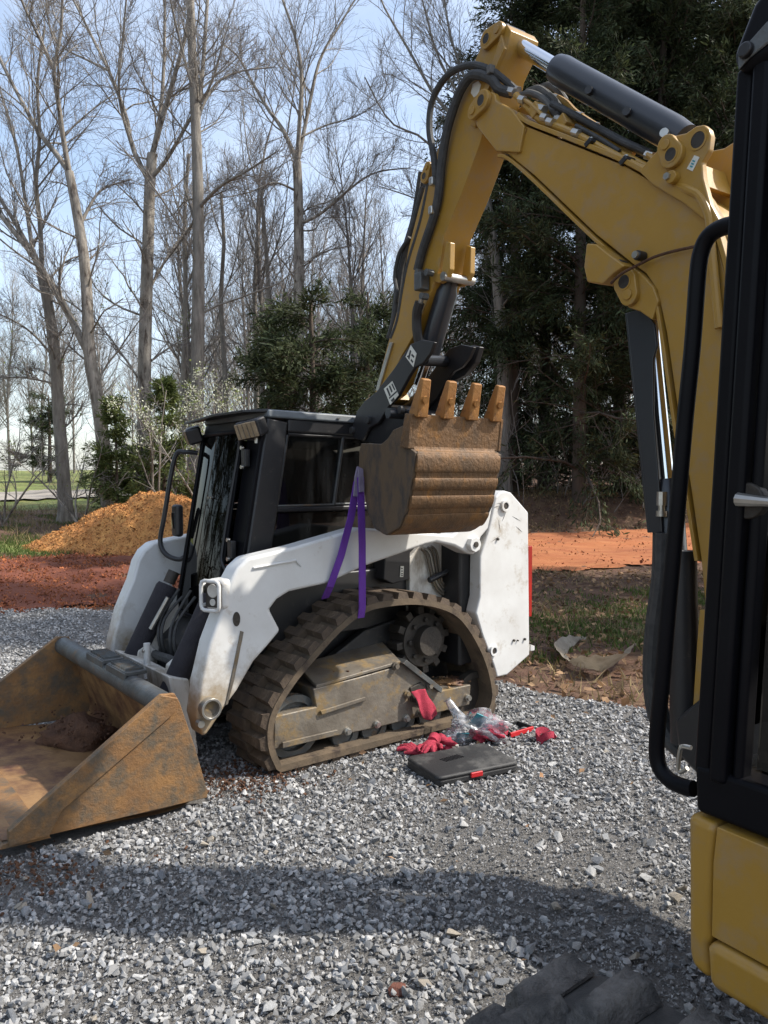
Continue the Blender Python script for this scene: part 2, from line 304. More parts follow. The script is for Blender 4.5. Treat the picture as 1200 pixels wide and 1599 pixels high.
# ------------------------------------------------------------------ terrain
def sstep(a, b, x): t = np.clip((x - a) / (b - a), 0, 1); return t * t * (3 - 2 * t)
def wob(x, y, k=1., s=0.):
    return (np.sin(x * 1.3 * k + 2.1 + s) * np.cos(y * 1.1 * k + .7 * s) + .6 * np.sin(x * 2.9 * k - 1.3 * s + y * 1.7 * k) + .4 * np.sin(x * 6.1 * k + y * 5.3 * k + s)) / 2
def zg(x, y):
    x = np.asarray(x, float); y = np.asarray(y, float)
    z = .045 * (np.clip(y, 9, 70) - 9) * sstep(8.2, 10.5, y)
    bank = sstep(18.2, 20.8, y + .15 * wob(x, y)) * sstep(.5, 3., x)
    z = z + bank * .62
    z = z + sstep(6, 12, y) * .03 * wob(x, y, 1.) + sstep(18, 30, y) * .12 * wob(x, y, .35, 2.)
    z = z + .018 * wob(x, y, 2.2, 1.) * sstep(4.5, 6, y)
    return z
def zg1(x, y): return float(zg(x, y))
def lane_c(x): return 11.55 + (x + 4.6) * .40
def grid_mesh(name, xs, ys, zoff=0., keep=None, zf=zg):
    X, Y = np.meshgrid(xs, ys); Z = zf(X, Y) + zoff; nx, ny = len(xs), len(ys)
    V = np.stack([X, Y, Z], -1).reshape(-1, 3); i = np.arange(nx * ny).reshape(ny, nx)
    Fq = np.stack([i[:-1, :-1], i[:-1, 1:], i[1:, 1:], i[1:, :-1]], -1).reshape(-1, 4)
    if keep is not None:
        c = V[Fq].mean(1); Fq = Fq[keep(c[:, 0], c[:, 1])]
        used = np.unique(Fq); mp = np.full(len(V), -1); mp[used] = np.arange(len(used)); V = V[used]; Fq = mp[Fq]
    return V, Fq
ys = np.concatenate([np.arange(-8, 4, 1.), np.arange(4, 24, .22), np.geomspace(24, 400, 60)])
xs = np.concatenate([-np.geomspace(400, 14, 34), np.arange(-13.6, 13.6, .3), np.geomspace(14, 400, 34)])
V, Fq = grid_mesh('ground', xs, ys, -.02)
gme = fast_mesh('ground', V, Fq, True)
turf = (sstep(13.2, 14.6, V[:, 1]) * sstep(-1.6, -3.2, V[:, 0] + .12 * V[:, 1]) * .62 * (1 - .75 * sstep(15.2, 17, V[:, 1]) * (1 - sstep(21, 25, V[:, 1])))
        + .42 * sstep(6.6, 7.6, V[:, 1]) * sstep(10.6, 9.2, V[:, 1]) * sstep(1.2, 2.2, V[:, 0]))
a = gme.attributes.new('turf', 'FLOAT', 'POINT'); a.data.foreach_set('value', turf.astype(np.float32))
ground = link('ground', gme, M['ground'], kind='structure')
# clay lane crossing behind the loader
def lane_in(x, y):
    return np.abs(y - lane_c(x) - .18 * wob(x, y, .8)) < 2.55 + .22 * wob(x, y, 1.7, 3.) + .12 * wob(x, y, 5., 1.)
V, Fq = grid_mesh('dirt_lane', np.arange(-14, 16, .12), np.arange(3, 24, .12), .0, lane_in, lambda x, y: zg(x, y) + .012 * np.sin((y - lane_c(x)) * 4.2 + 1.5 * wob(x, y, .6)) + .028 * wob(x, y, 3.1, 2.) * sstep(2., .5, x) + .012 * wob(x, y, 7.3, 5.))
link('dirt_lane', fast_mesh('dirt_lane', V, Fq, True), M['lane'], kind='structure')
# gravel pad edge: left reaches further back than right
def pad_edge(x): return 9.1 - 4.1 * sstep(-1.2, 1.6, x) - .35 * sstep(1.5, 3, x)
def pad_in(x, y): return y < pad_edge(x) + .14 * wob(x, y, 1.6) + .07 * wob(x, y, 5.)
V, Fq = grid_mesh('gravel_pad', np.arange(-7.5, 5.5, .07), np.arange(-.5, 9.8, .07), .004, pad_in, lambda x, y: zg(x, y) + .012 * wob(x, y, 2.) * (y < 12))
pad = link('gravel_pad', fast_mesh('gravel_pad', V, Fq, True), M['fines'], kind='structure')
def path_in(x, y): return np.abs(y - (31 + 5.5 * np.sin((x + 16) * .12) + .35 * (x + 12))) < 3.2 + .4 * wob(x, y, .8)
V, Fq = grid_mesh('gravel_drive', np.arange(-34, -7, .5), np.arange(20, 52, .4), .05, path_in)
link('gravel_drive', fast_mesh('gravel_drive', V, Fq, True), M['path'], kind='structure')

# ------------------------------------------------------------------ loose stones, clods, leaves
def stone_variants(n, rng, flat=(.5, .85), pts=11):
    out = []
    for k in range(n):
        bm = bmesh.new(); f = rng.uniform(*flat)
        for i in range(pts):
            p = rng.normal(size=3); p /= np.linalg.norm(p); p *= (.5, .5 * rng.uniform(.6, .95), .5 * f)
            bm.verts.new(p)
        r = bmesh.ops.convex_hull(bm, input=bm.verts)
        bmesh.ops.delete(bm, geom=[v for v in bm.verts if not v.link_faces], context='VERTS')
        bmesh.ops.triangulate(bm, faces=bm.faces); bmesh.ops.recalc_face_normals(bm, faces=bm.faces)
        bm.verts.index_update()
        out.append((np.array([v.co[:] for v in bm.verts]), np.array([[v.index for v in f_.verts] for f_ in bm.faces]))); bm.free()
    return out
def rotmats(rng, n, tilt):
    a = rng.uniform(0, 2 * math.pi, n); t = rng.normal(0, tilt, (n, 2))
    ca, sa = np.cos(a), np.sin(a); Rz = np.zeros((n, 3, 3)); Rz[:, 0, 0] = ca; Rz[:, 0, 1] = -sa; Rz[:, 1, 0] = sa; Rz[:, 1, 1] = ca; Rz[:, 2, 2] = 1
    cx, sx = np.cos(t[:, 0]), np.sin(t[:, 0]); Rx = np.zeros((n, 3, 3)); Rx[:, 0, 0] = 1; Rx[:, 1, 1] = cx; Rx[:, 1, 2] = -sx; Rx[:, 2, 1] = sx; Rx[:, 2, 2] = cx
    cy, sy = np.cos(t[:, 1]), np.sin(t[:, 1]); Ry = np.zeros((n, 3, 3)); Ry[:, 1, 1] = 1; Ry[:, 0, 0] = cy; Ry[:, 0, 2] = sy; Ry[:, 2, 0] = -sy; Ry[:, 2, 2] = cy
    return Rx @ Ry @ Rz
def scatter(name, pos, size, var, rng, tilt=.5):
    n = len(pos); which = rng.integers(0, len(var), n); Rm = rotmats(rng, n, tilt); Vs = []; Fs = []; b = 0
    for k, (v, f) in enumerate(var):
        idx = np.where(which == k)[0]
        if not len(idx): continue
        p = np.einsum('nij,vj->nvi', Rm[idx], v) * size[idx, None, None] + pos[idx, None, :]
        Vs.append(p.reshape(-1, 3)); Fs.append((f[None] + (np.arange(len(idx)) * len(v))[:, None, None]).reshape(-1, 3) + b); b += len(idx) * len(v)
    return fast_mesh(name, np.concatenate(Vs), np.concatenate(Fs))
rng = np.random.default_rng(11)
var = stone_variants(16, rng, pts=10)
var_small = stone_variants(8, rng, pts=5)
def in_view(x, y, pad_=.25): return (np.abs(x) < .5 * y + pad_)
def under_bucket(x, y):     # the loader bucket has pushed the stones flat
    dx, dy = x - LM[0], y - LM[1]; s_ = dx * L_ax[0] + dy * L_ax[1]; w_ = dx * L_in[0] + dy * L_in[1]
    return (s_ > -2.05) & (s_ < -1.1) & (w_ > -.07) & (w_ < 1.55)
def sample(n, y0, y1, rng, x0=-6.5, x1=5.):
    y = rng.uniform(y0, y1, n); x = rng.uniform(x0, x1, n); k = in_view(x, y, .5) & pad_in(x, y) & ~under_bucket(x, y); return x[k], y[k]
def patch(x, y): return wob(x, y, 1.15, 4.) + 1.1 * np.exp(-(((x + 1.4) / .38) ** 2 + ((y - 2.85) / .22) ** 2)) + .8 * np.exp(-(((x - .75) / .5) ** 2 + ((y - 3.1) / .25) ** 2))      # finer, dustier areas where wheels ran
P_ = []; S_ = []
for dens, y0, y1, s0, s1 in ((2300, 1.9, 3.2, .02, .05), (1900, 3.2, 4.8, .022, .05), (1400, 4.8, 6.6, .027, .05), (950, 6.6, 9.8, .03, .055)):
    n = int(dens * (y1 - y0) * 11.5); x, y = sample(n, y0, y1, rng)
    s = s0 * .8 + (s1 * 1.0 - s0 * .8) * rng.beta(1.2, 3.4, len(x)); k = rng.uniform(0, 1, len(x)) > .05 + .72 * sstep(.2, .7, patch(x, y) + .25 * wob(x, y, 6., 2.))
    x, y, s = x[k], y[k], s[k]
    P_.append(np.stack([x, y, zg(x, y) + .004 + rng.uniform(.0, .014, len(x)) + .012 * wob(x, y, 2.)], -1)); S_.append(s)
link('gravel', scatter('gravel', np.concatenate(P_), np.concatenate(S_), var, rng), M['stone'], pad, 'stuff')
x, y = sample(110000, 1.9, 4.2, rng, -3, 3); s = rng.uniform(.006, .014, len(x))
link('fine_gravel', scatter('fine_gravel', np.stack([x, y, zg(x, y) + .01 + .012 * wob(x, y, 2.)], -1), s, var_small, rng, 1.), M['stone'], pad, 'stuff')
# the largest stones, one by one
stone_me = []
for k, (v, f) in enumerate(var): me = fast_mesh('stone', v, f); me.materials.append(None); stone_me.append(me)
M['stone_big'] = [mat('crushed_stone_%s' % n_, c, d, 14, .8, bump=.45, bscale=60, spots=e, sscale=22, samt=.62) for n_, c, d, e in
    (('pale', (.4, .4, .39), (.3, .3, .295), (.48, .47, .45)), ('mid', (.27, .275, .28), (.19, .195, .2), (.36, .36, .35)), ('blue', (.17, .18, .195), (.12, .128, .14), (.25, .26, .27)), ('tan', (.36, .32, .26), (.27, .235, .19), (.42, .39, .33)))]
x, y = sample(9000, 2.05, 4.2, rng, -2.2, 2.2)
for i in range(280):
    px, py = float(x[i]), float(y[i])
    if math.hypot(px - .4, py - 1.7) < .45: continue
    o = bpy.data.objects.new('stone', stone_me[i % 16]); col.objects.link(o); o.parent = pad
    sz = .034 + .034 * rng.beta(1.2, 3.2); o.location = (px, py, zg1(px, py) + .02); o.scale = (sz * rng.uniform(1., 1.5), sz, sz * rng.uniform(.7, 1.))
    o.rotation_euler = (rng.normal(0, .4), rng.normal(0, .4), rng.uniform(0, 6.28))
    o.material_slots[0].link = 'OBJECT'; o.material_slots[0].material = M['stone_big'][int(rng.choice(4, p=(.4, .35, .15, .1)))]
# clods on the lane
x = rng.uniform(-9, 9, 46000); y = lane_c(x) + rng.uniform(-2.9, 2.9, 46000); k = in_view(x, y, 1.); x, y = x[k], y[k]
s = .02 + .13 * rng.beta(1., 7., len(x)); keep = rng.uniform(0, 1, len(x)) < np.where(x > 1.2, .07, 1.); x, y, s = x[keep], y[keep], s[keep]
tag(link('clay_clods', scatter('clay_clods', np.stack([x, y, zg(x, y) + .2 * s], -1), s, var_small, rng, .8), M['clod']), 'red clay clods strewn over the dirt lane', 'soil', kind='stuff')

def leaf_quads(x, y, z, s, rng, tilt=.5):
    n = len(x); Rm = rotmats(rng, n, tilt)
    base = np.array([[-.5, 0, 0], [0, -.32, .1], [.5, 0, .04], [0, .32, .12]])
    p = np.einsum('nij,vj->nvi', Rm, base) * s[:, None, None] + np.stack([x, y, z], -1)[:, None]
    return p.reshape(-1, 3), np.arange(n * 4).reshape(-1, 4)
x = np.concatenate([rng.uniform(.6, 6.5, 5200), rng.uniform(-1, 14, 9000)]); y = np.concatenate([rng.uniform(4.6, 12, 5200), rng.uniform(16.5, 24, 9000)])
k = in_view(x, y, 1.) & ~pad_in(x, y) & ~lane_in(x, y); x, y = x[k], y[k]; s = rng.uniform(.03, .1, len(x))
gx = rng.uniform(-1.8, 2.2, 70); gy = rng.uniform(2.2, 5.2, 70); kk = ~under_bucket(gx, gy); x = np.append(x, gx[kk]); y = np.append(y, gy[kk]); s = np.append(s, rng.uniform(.02, .05, kk.sum()))
V, Fq = leaf_quads(x, y, zg(x, y) + .012 + .03 * pad_in(x, y), s, rng)
tag(link('leaf_litter', fast_mesh('leaf_litter', V, Fq), M['leaf']), 'brown dead leaves lying on the ground beside the lane', 'leaves', kind='stuff')
def blades(x, y, h, rng, lean=.35, w=.008):
    n = len(x); a = rng.uniform(0, 6.28, n); ln = rng.normal(0, lean, (n, 2)) * h[:, None]; z = zg(x, y) - .01
    dx, dy = np.cos(a) * w, np.sin(a) * w
    p = np.stack([np.stack([x - dx, y - dy, z], -1), np.stack([x + dx, y + dy, z], -1), np.stack([x + ln[:, 0], y + ln[:, 1], z + h], -1)], 1)
    return p.reshape(-1, 3), np.arange(n * 3).reshape(-1, 3)
x = np.concatenate([rng.uniform(1., 6., 26000), rng.uniform(-11, -2.5, 50000)]); y = np.concatenate([rng.uniform(6.4, 10.4, 26000), rng.uniform(13.2, 22, 50000)])
keep = in_view(x, y, .5) & ~lane_in(x, y) & ~pad_in(x, y) & (wob(x, y, 1.4, 5.) + rng.normal(0, .3, len(x)) > np.where(y < 12, .1, np.where(y < 16, -.4, .2)))
x, y = x[keep], y[keep]; V, Fq = blades(x, y, rng.uniform(.025, .08, len(x)), rng)
tag(link('grass', fast_mesh('grass', V, Fq), M['grass']), 'short green grass in patches behind the lane and gravel', 'grass', kind='stuff')
x = np.concatenate([rng.uniform(.8, 6.5, 9000), rng.uniform(-13, 14, 30000)]); y = np.concatenate([rng.uniform(5., 12, 9000), rng.uniform(15, 25, 30000)])
keep = in_view(x, y, .5) & ~lane_in(x, y) & ~pad_in(x, y) & (wob(x, y, .9, 8.) + rng.normal(0, .4, len(x)) > .1); x, y = x[keep], y[keep]
V, Fq = blades(x, y, rng.uniform(.05, .28, len(x)) * np.where(y < 12, .5, 1.), rng, .6)
tag(link('dry_grass', fast_mesh('dry_grass', V, Fq), M['drygrass']), 'straw coloured dead grass and stalks at the wood edge', 'grass', kind='stuff')

# dirt pile
def pile_z(x, y):
    b = sstep(1., 0., np.sqrt(((x + 4.45) / 2.9) ** 2 + ((y - 15.4) / 1.6) ** 2)) ** .75
    return zg(x, y) - .05 + b * (1.05 + .1 * wob(x, y, 1.6) + .05 * wob(x, y, 4.5, 1.)) + (.035 * wob(x, y, 6.3, 2.) + .02 * wob(x, y, 11., 4.)) * (b > .02)
def pile_in(x, y): return np.sqrt(((x + 4.45) / 2.9) ** 2 + ((y - 15.4) / 1.6) ** 2) < .985
V, Fq = grid_mesh('dirt_pile', np.arange(-7.6, -1.3, .05), np.arange(13.6, 17.2, .05), 0, pile_in, pile_z)
pile = tag(link('dirt_pile', fast_mesh('dirt_pile', V, Fq, True), M['pile']), 'mound of loose orange clay soil behind the red lane', 'dirt pile')
x = rng.uniform(-7, -1.3, 15000); y = rng.uniform(13.7, 16.2, 15000); k = pile_in(x, y); x, y = x[k], y[k]; s = .025 + .15 * rng.beta(1, 8, len(x))
link('clods', scatter('clods', np.stack([x, y, pile_z(x, y) + .1 * s], -1), s, var_small, rng, .8), M['clod_orange'], pile, 'stuff')

# ------------------------------------------------------------------ trees
def tubes(Pn, Rn, sides):
    """Pn (N,K,3), Rn (N,K) -> verts, quad faces"""
    N_, K_, _ = Pn.shape
    T = np.gradient(Pn, axis=1); T /= np.linalg.norm(T, axis=2, keepdims=True) + 1e-9
    ref = np.where(np.abs(T[:, :1, 2:3]) > .9, np.array([1., 0, 0]), np.array([0, 0, 1.])); ref = np.broadcast_to(ref, T.shape)
    u = np.cross(T, ref); u /= np.linalg.norm(u, axis=2, keepdims=True) + 1e-9; w = np.cross(T, u)
    a = np.arange(sides) * 2 * math.pi / sides
    V_ = Pn[:, :, None] + (u[:, :, None] * np.cos(a)[None, None, :, None] + w[:, :, None] * np.sin(a)[None, None, :, None]) * Rn[:, :, None, None]
    i = np.arange(N_ * K_ * sides).reshape(N_, K_, sides); j = np.roll(i, -1, axis=2)
    F_ = np.stack([i[:, :-1], j[:, :-1], j[:, 1:], i[:, 1:]], -1).reshape(-1, 4)
    return V_.reshape(-1, 3), F_
def join(parts):
    Vs, Fs, b = [], [], 0
    for v, f in parts: Vs.append(v); Fs.append(f + b); b += len(v)
    return np.concatenate(Vs), np.concatenate(Fs)
def resample(pts, rad, K):
    pts = np.array(spline(pts, 6)); rr = np.interp(np.linspace(0, 1, len(pts)), np.linspace(0, 1, len(rad)), rad)
    d = np.concatenate([[0], np.cumsum(np.linalg.norm(np.diff(pts, axis=0), axis=1))]); d /= d[-1]; t = np.linspace(0, 1, K)
    return np.stack([np.interp(t, d, pts[:, k]) for k in range(3)], -1), np.interp(t, d, rr)
def spawn(rng, P, Rr, n, ang, lenf, rf, K, up=.15, wig=.12, t0=.25, minr=.003, tpow=1.):
    N_, Kp, _ = P.shape; L = np.linalg.norm(np.diff(P, axis=1), axis=2).sum(1)
    t = t0 + (1 - t0) * (np.arange(n)[None] + rng.uniform(0, 1, (N_, n))) / n; t = t ** tpow
    f = t * (Kp - 1); i0 = np.clip(f.astype(int), 0, Kp - 2); fr = (f - i0)[..., None]; ii = np.arange(N_)[:, None]
    s = P[ii, i0] * (1 - fr) + P[ii, i0 + 1] * fr; T = P[ii, i0 + 1] - P[ii, i0]; T /= np.linalg.norm(T, axis=2, keepdims=True) + 1e-9
    r0 = (Rr[ii, i0] * (1 - fr[..., 0]) + Rr[ii, i0 + 1] * fr[..., 0])
    q = rng.normal(size=T.shape); q -= T * (q * T).sum(2, keepdims=True); q /= np.linalg.norm(q, axis=2, keepdims=True) + 1e-9
    a = rng.uniform(*ang, t.shape)[..., None]; d = T * np.cos(a) + q * np.sin(a); d[..., 2] += up * .5; d /= np.linalg.norm(d, axis=2, keepdims=True)
    ln = (L[:, None] * rng.uniform(*lenf, t.shape) * (1.15 - .6 * t)); M_ = N_ * n
    s = s.reshape(M_, 3); d = d.reshape(M_, 3); ln = ln.reshape(M_); r0 = r0.reshape(M_)
    out = np.zeros((M_, K, 3)); out[:, 0] = s
    for k in range(1, K):
        d = d + rng.normal(0, wig, d.shape); d[:, 2] += up / K; d /= np.linalg.norm(d, axis=1, keepdims=True); out[:, k] = out[:, k - 1] + d * (ln / (K - 1))[:, None]
    ra = np.maximum(r0 * rf, minr)[:, None] * np.linspace(1, .35, K)[None]; return out, np.maximum(ra, minr * .7)
def limb_tree(name, label, lines, d, rng, bark, lv=((11, 6), (8, 5), (7, 4)), group=None, extra=None, twig_min=.004, cat='tree', lenf=.42, foot=None):
    """lines: list of (pixel polyline, r0, r1, depth drift); the first is the trunk, standing on the ground"""
    Wp = []
    for k, (pl, r0, r1, dr) in enumerate(lines):
        kr = .7 if k == 0 else .58; n = len(pl); pts = [at_depth(x, y, d + dr * i / max(n - 1, 1)) for i, (x, y) in enumerate(pl)]
        if k == 0:
            b = pts[0].copy(); gz = zg1(b[0], b[1]); 
            if b[2] > gz - .1: pts = [np.array([b[0], b[1], gz - .15])] + pts
            base = np.array([pts[0][0], pts[0][1], gz])
        Wp.append(resample([p for p in pts], [kr * r0] + [kr * (r0 + (r1 - r0) * i / 4) for i in range(1, 5)], 14))
    # flare at the foot
    Wp[0][1][0] *= 1.55; Wp[0][1][1] *= 1.15
    root = thing(name, label, cat, tuple(base), group=group)
    P = np.stack([p for p, r in Wp]) - base; Rr = np.stack([r for p, r in Wp])
    trunk = [tubes(P[:1], Rr[:1], 12)] + ([tubes(P[1:], Rr[1:], 8)] if len(P) > 1 else [])
    P1 = P[1:] if len(P) > 1 else P; R1 = Rr[1:] if len(P) > 1 else Rr
    a, ra = spawn(rng, P1, R1, lv[0][0], (.4, .95), (lenf * .7, lenf * 1.35), .42, 8, .35, .12, .12, .009)
    a0, ra0 = spawn(rng, P[:1], Rr[:1], 9, (.7, 1.3), (.16, .34), .2, 8, .3, .14, .35, .009)
    a = np.concatenate([a, a0]); ra = np.concatenate([ra, ra0])
    b, rb = spawn(rng, a, ra, lv[1][0], (.4, .95), (.35, .75), .5, 5, .25, .14, .12, .0055)
    c, rc = spawn(rng, b, rb, lv[2][0], (.35, .95), (.4, .85), .55, 3, .2, .16, .08, twig_min)
    v, f = join(trunk + [tubes(a, ra, 5)]); link('trunk', fast_mesh('trunk', v, f, True), bark, root)
    v, f = join([tubes(b, rb, 4), tubes(c, rc, 3)]); link('crown', fast_mesh('crown', v, f), M['twig'], root)
    if extra: extra(root, base, b, c)
    return root
def buds(root, base, b, c, n=700, zmax=4.5, zmin=.5, size=.05, m=None, nm='leaves', seed=3):
    r = np.random.default_rng(seed); tips = c[:, -1]; k = np.where((tips[:, 2] < zmax) & (tips[:, 2] > zmin))[0]
    if len(k) < 5: return
    p = tips[r.choice(k, n)] + r.normal(0, .08, (n, 3)); v, f = leaf_quads(np.zeros(n), np.zeros(n), np.zeros(n), r.uniform(size * .6, size * 1.3, n), r, 1.2)
    v = v + np.repeat(p, 4, axis=0); o = link(nm, fast_mesh(nm, v, f), m or M['budleaf'], root)
tr = np.random.default_rng(5)
limb_tree('hardwood_tree', 'thick straight hardwood nearest the grass, trunk beside the orange dirt pile', [
    ([(104, 818), (99, 740), (92, 650), (86, 560), (76, 480), (64, 425)], .27, .17, 0), ([(66, 430), (48, 392), (22, 345), (-6, 300), (-40, 240)], .13, .06, 1),
    ([(66, 430), (62, 340), (56, 290), (62, 210), (58, 130), (70, 40)], .12, .05, -1), ([(52, 400), (42, 330), (28, 240), (12, 180), (-6, 120)], .1, .04, 1.5),
    ([(86, 560), (50, 520), (10, 495), (-40, 480)], .06, .02, -1.5), ([(90, 600), (40, 590), (-10, 590)], .05, .02, -1), ([(98, 700), (60, 695), (40, 720), (15, 722)], .04, .012, -1.6)], 20, tr, M['bark'], extra=lambda *a: buds(*a, n=260, zmax=5, size=.06))
limb_tree('hardwood_tree', 'leaning forked hardwood rising behind the left end of the dirt pile', [
    ([(172, 800), (160, 680), (150, 610), (139, 552), (137, 480), (131, 400), (119, 325), (108, 268)], .27, .15, 0),
    ([(142, 560), (108, 492), (80, 442), (46, 392), (18, 358), (-10, 322)], .17, .08, 1.), ([(108, 268), (88, 240), (62, 208), (34, 158), (2, 96), (-20, 40)], .13, .05, 1),
    ([(108, 268), (98, 210), (90, 150), (84, 108), (95, 50), (98, -20)], .12, .05, -1), ([(84, 108), (62, 60), (36, 6), (20, -40)], .08, .03, -1.2), ([(122, 360), (142, 318), (162, 294), (205, 280)], .08, .03, 1)], 19, tr, M['bark_pale'])
limb_tree('hardwood_tree', 'hardwood with reddish trunk splitting into a vase of pale limbs, behind the pile crest', [
    ([(222, 790), (225, 680), (226, 560), (229, 450), (232, 360), (234, 290), (238, 240)], .3, .19, 0), ([(238, 240), (250, 180), (256, 100), (258, -20)], .12, .06, 1),
    ([(238, 240), (262, 155), (288, 62), (302, -20)], .13, .06, -1), ([(234, 285), (207, 230), (196, 178), (170, 110), (140, 50), (105, -20)], .13, .05, 1.),
    ([(206, 228), (186, 150), (192, 60), (200, -30)], .08, .035, -1), ([(236, 278), (262, 246), (298, 184), (330, 130), (350, 60)], .1, .04, -1.5), ([(228, 465), (250, 420), (292, 358), (330, 330)], .08, .03, 1.5), ([(170, 110), (130, 90), (95, 70), (60, 10)], .06, .02, 1)], 21, tr, M['bark_pale'], extra=lambda *a: buds(*a, n=300, zmax=6.5, size=.06, seed=4))
limb_tree('hardwood_tree', 'tall straight grey hardwood, its lone trunk running up through the top edge', [
    ([(304, 790), (308, 620), (310, 450), (310, 330), (307, 220), (301, 100), (296, -40)], .3, .14, 0), ([(309, 190), (318, 90), (326, -30)], .12, .07, 1),
    ([(308, 328), (342, 292), (384, 268), (430, 238)], .09, .03, -1.5), ([(310, 180), (336, 132), (372, 112), (430, 104)], .07, .025, 1), ([(306, 340), (280, 380), (250, 420)], .06, .02, 1), ([(304, 150), (280, 60), (262, -20)], .07, .03, -1)], 20, tr, M['bark'])
limb_tree('hardwood_tree', 'branching hardwood centred above the loader cab, dividing halfway up', [
    ([(470, 800), (467, 560), (467, 450), (467, 380), (466, 300), (464, 252)], .29, .19, 0), ([(464, 252), (442, 202), (420, 172), (394, 128), (372, 88), (345, 66)], .13, .04, 1.),
    ([(464, 252), (468, 190), (471, 120), (462, 60), (438, -10)], .13, .05, -1), ([(465, 255), (482, 170), (500, 92), (530, 40), (566, -20)], .12, .04, 1),
    ([(467, 350), (500, 334), (540, 300), (584, 270), (640, 262)], .1, .03, -1), ([(467, 360), (492, 358), (506, 340), (550, 340)], .05, .02, 1), ([(466, 300), (430, 285), (390, 300), (340, 310)], .07, .02, -1), ([(468, 215), (510, 195), (560, 180), (600, 150)], .06, .02, 1.5)], 24, tr, M['bark_pale'])
limb_tree('hardwood_tree', 'spreading bare hardwood half hidden behind the excavator stick and hoses', [
    ([(790, 800), (785, 560), (775, 420), (762, 320), (748, 240)], .27, .15, 0), ([(748, 240), (715, 190), (680, 150), (640, 80), (600, 10), (585, -30)], .11, .03, 1),
    ([(760, 300), (710, 270), (660, 215), (610, 190), (570, 120)], .08, .03, -1), ([(748, 240), (735, 150), (705, 60), (690, -30)], .1, .04, 1), ([(768, 370), (710, 340), (650, 310), (590, 290)], .07, .02, -1), ([(740, 180), (690, 100), (665, 20), (655, -30)], .07, .02, -1)], 22, tr, M['bark'])
for k, (pl, dd, lab) in enumerate([([(352, 780), (352, 600), (345, 470), (350, 380), (345, 300)], 26, 'slim young hardwood between the tall straight trunk and the dark cedar'),
        ([(402, 780), (400, 560), (398, 450), (405, 340), (412, 280)], 27, 'slender paired stem rising from the left side of the cedar above the cab'),
        ([(418, 780), (420, 560), (418, 420), (408, 300)], 25, 'thin dark stem crossing the cedar above the cab roof'),
        ([(283, 790), (286, 600), (290, 450), (288, 350), (295, 240)], 25, 'dark slim trunk just left of the tall straight hardwood')]):
    limb_tree('young_hardwood', lab, [(pl, .16, .07, 0), ([pl[3], (pl[3][0] - 20, pl[3][1] - 60), (pl[3][0] - 30, pl[3][1] - 150)], .06, .02, 1), ([pl[2], (pl[2][0] + 22, pl[2][1] - 60), (pl[2][0] + 34, pl[2][1] - 150)], .06, .02, -1)], dd, tr, M['bark'], lv=((7, 6), (7, 5), (5, 4)))

# woods behind: a few tree shapes copied many times
def wood_tree(rng, h):
    t = resample([(0, 0, -.3), (rng.normal(0, .2), rng.normal(0, .2), h * .4), (rng.normal(0, .4), rng.normal(0, .4), h * .75), (rng.normal(0, .6), rng.normal(0, .6), h)], [.13, .1, .06, .015], 14)
    P, Rr = t[0][None], t[1][None]
    a, ra = spawn(rng, P, Rr, 32, (.45, 1.05), (.16, .36), .5, 7, .5, .13, .25, .014)
    b, rb = spawn(rng, a, ra, 9, (.4, .95), (.3, .6), .5, 5, .3, .16, .15, .008)
    c, rc = spawn(rng, b, rb, 7, (.4, .9), (.4, .7), .6, 3, .25, .2, .15, .0055)
    v, f = join([tubes(P, Rr, 8), tubes(a, ra, 4)]); m1 = fast_mesh('trunk', v, f, True); m1.materials.append(M['bark_far'])
    v, f = join([tubes(b, rb, 3), tubes(c, rc, 3)]); m2 = fast_mesh('crown', v, f); m2.materials.append(M['twig_far']); return m1, m2
protos = [wood_tree(np.random.default_rng(40 + k), h) for k, h in enumerate((15, 17, 13, 19, 16))]
wr = np.random.default_rng(77)
spots = []
for i in range(400):
    yy = wr.uniform(26, 62); xx = wr.uniform(-.54, .54) * yy
    if xx < -9 and yy < 50 and abs(yy - (31 + 5.5 * math.sin((xx + 16) * .12) + .35 * (xx + 12))) < 4.6: continue
    if xx < -.36 * yy and yy < 48: continue
    if all(math.hypot(xx - a, yy - b) > 1.7 for a, b in spots): spots.append((xx, yy))
    if len(spots) >= 110: break
for i, (xx, yy) in enumerate(spots):
    m1, m2 = protos[i % 5]; root = thing('wood_tree', 'thin bare tree among the many far trunks of the wood', 'tree', (xx, yy, zg1(xx, yy)), wr.uniform(0, 6.28), 'bare trees of the wood behind')
    sc = wr.uniform(.5, .82); root.scale = (sc, sc, sc * wr.uniform(.9, 1.15)); link('trunk', m1, None, root); link('crown', m2, None, root)
for i in range(8):     # the wood closes round the yard; these show as reflections in the cab glass
    a = R_(132 + i * 9); rr_ = wr.uniform(14, 24); m1, m2 = protos[i % 5]; root = thing('wood_tree', 'bare tree behind the viewer, mirrored in the loader door glass', 'tree', (rr_ * math.cos(a), rr_ * math.sin(a), 0), wr.uniform(0, 6.28), 'bare trees behind the viewer')
    root.scale = (1, 1, .9); link('trunk', m1, None, root); link('crown', m2, None, root)
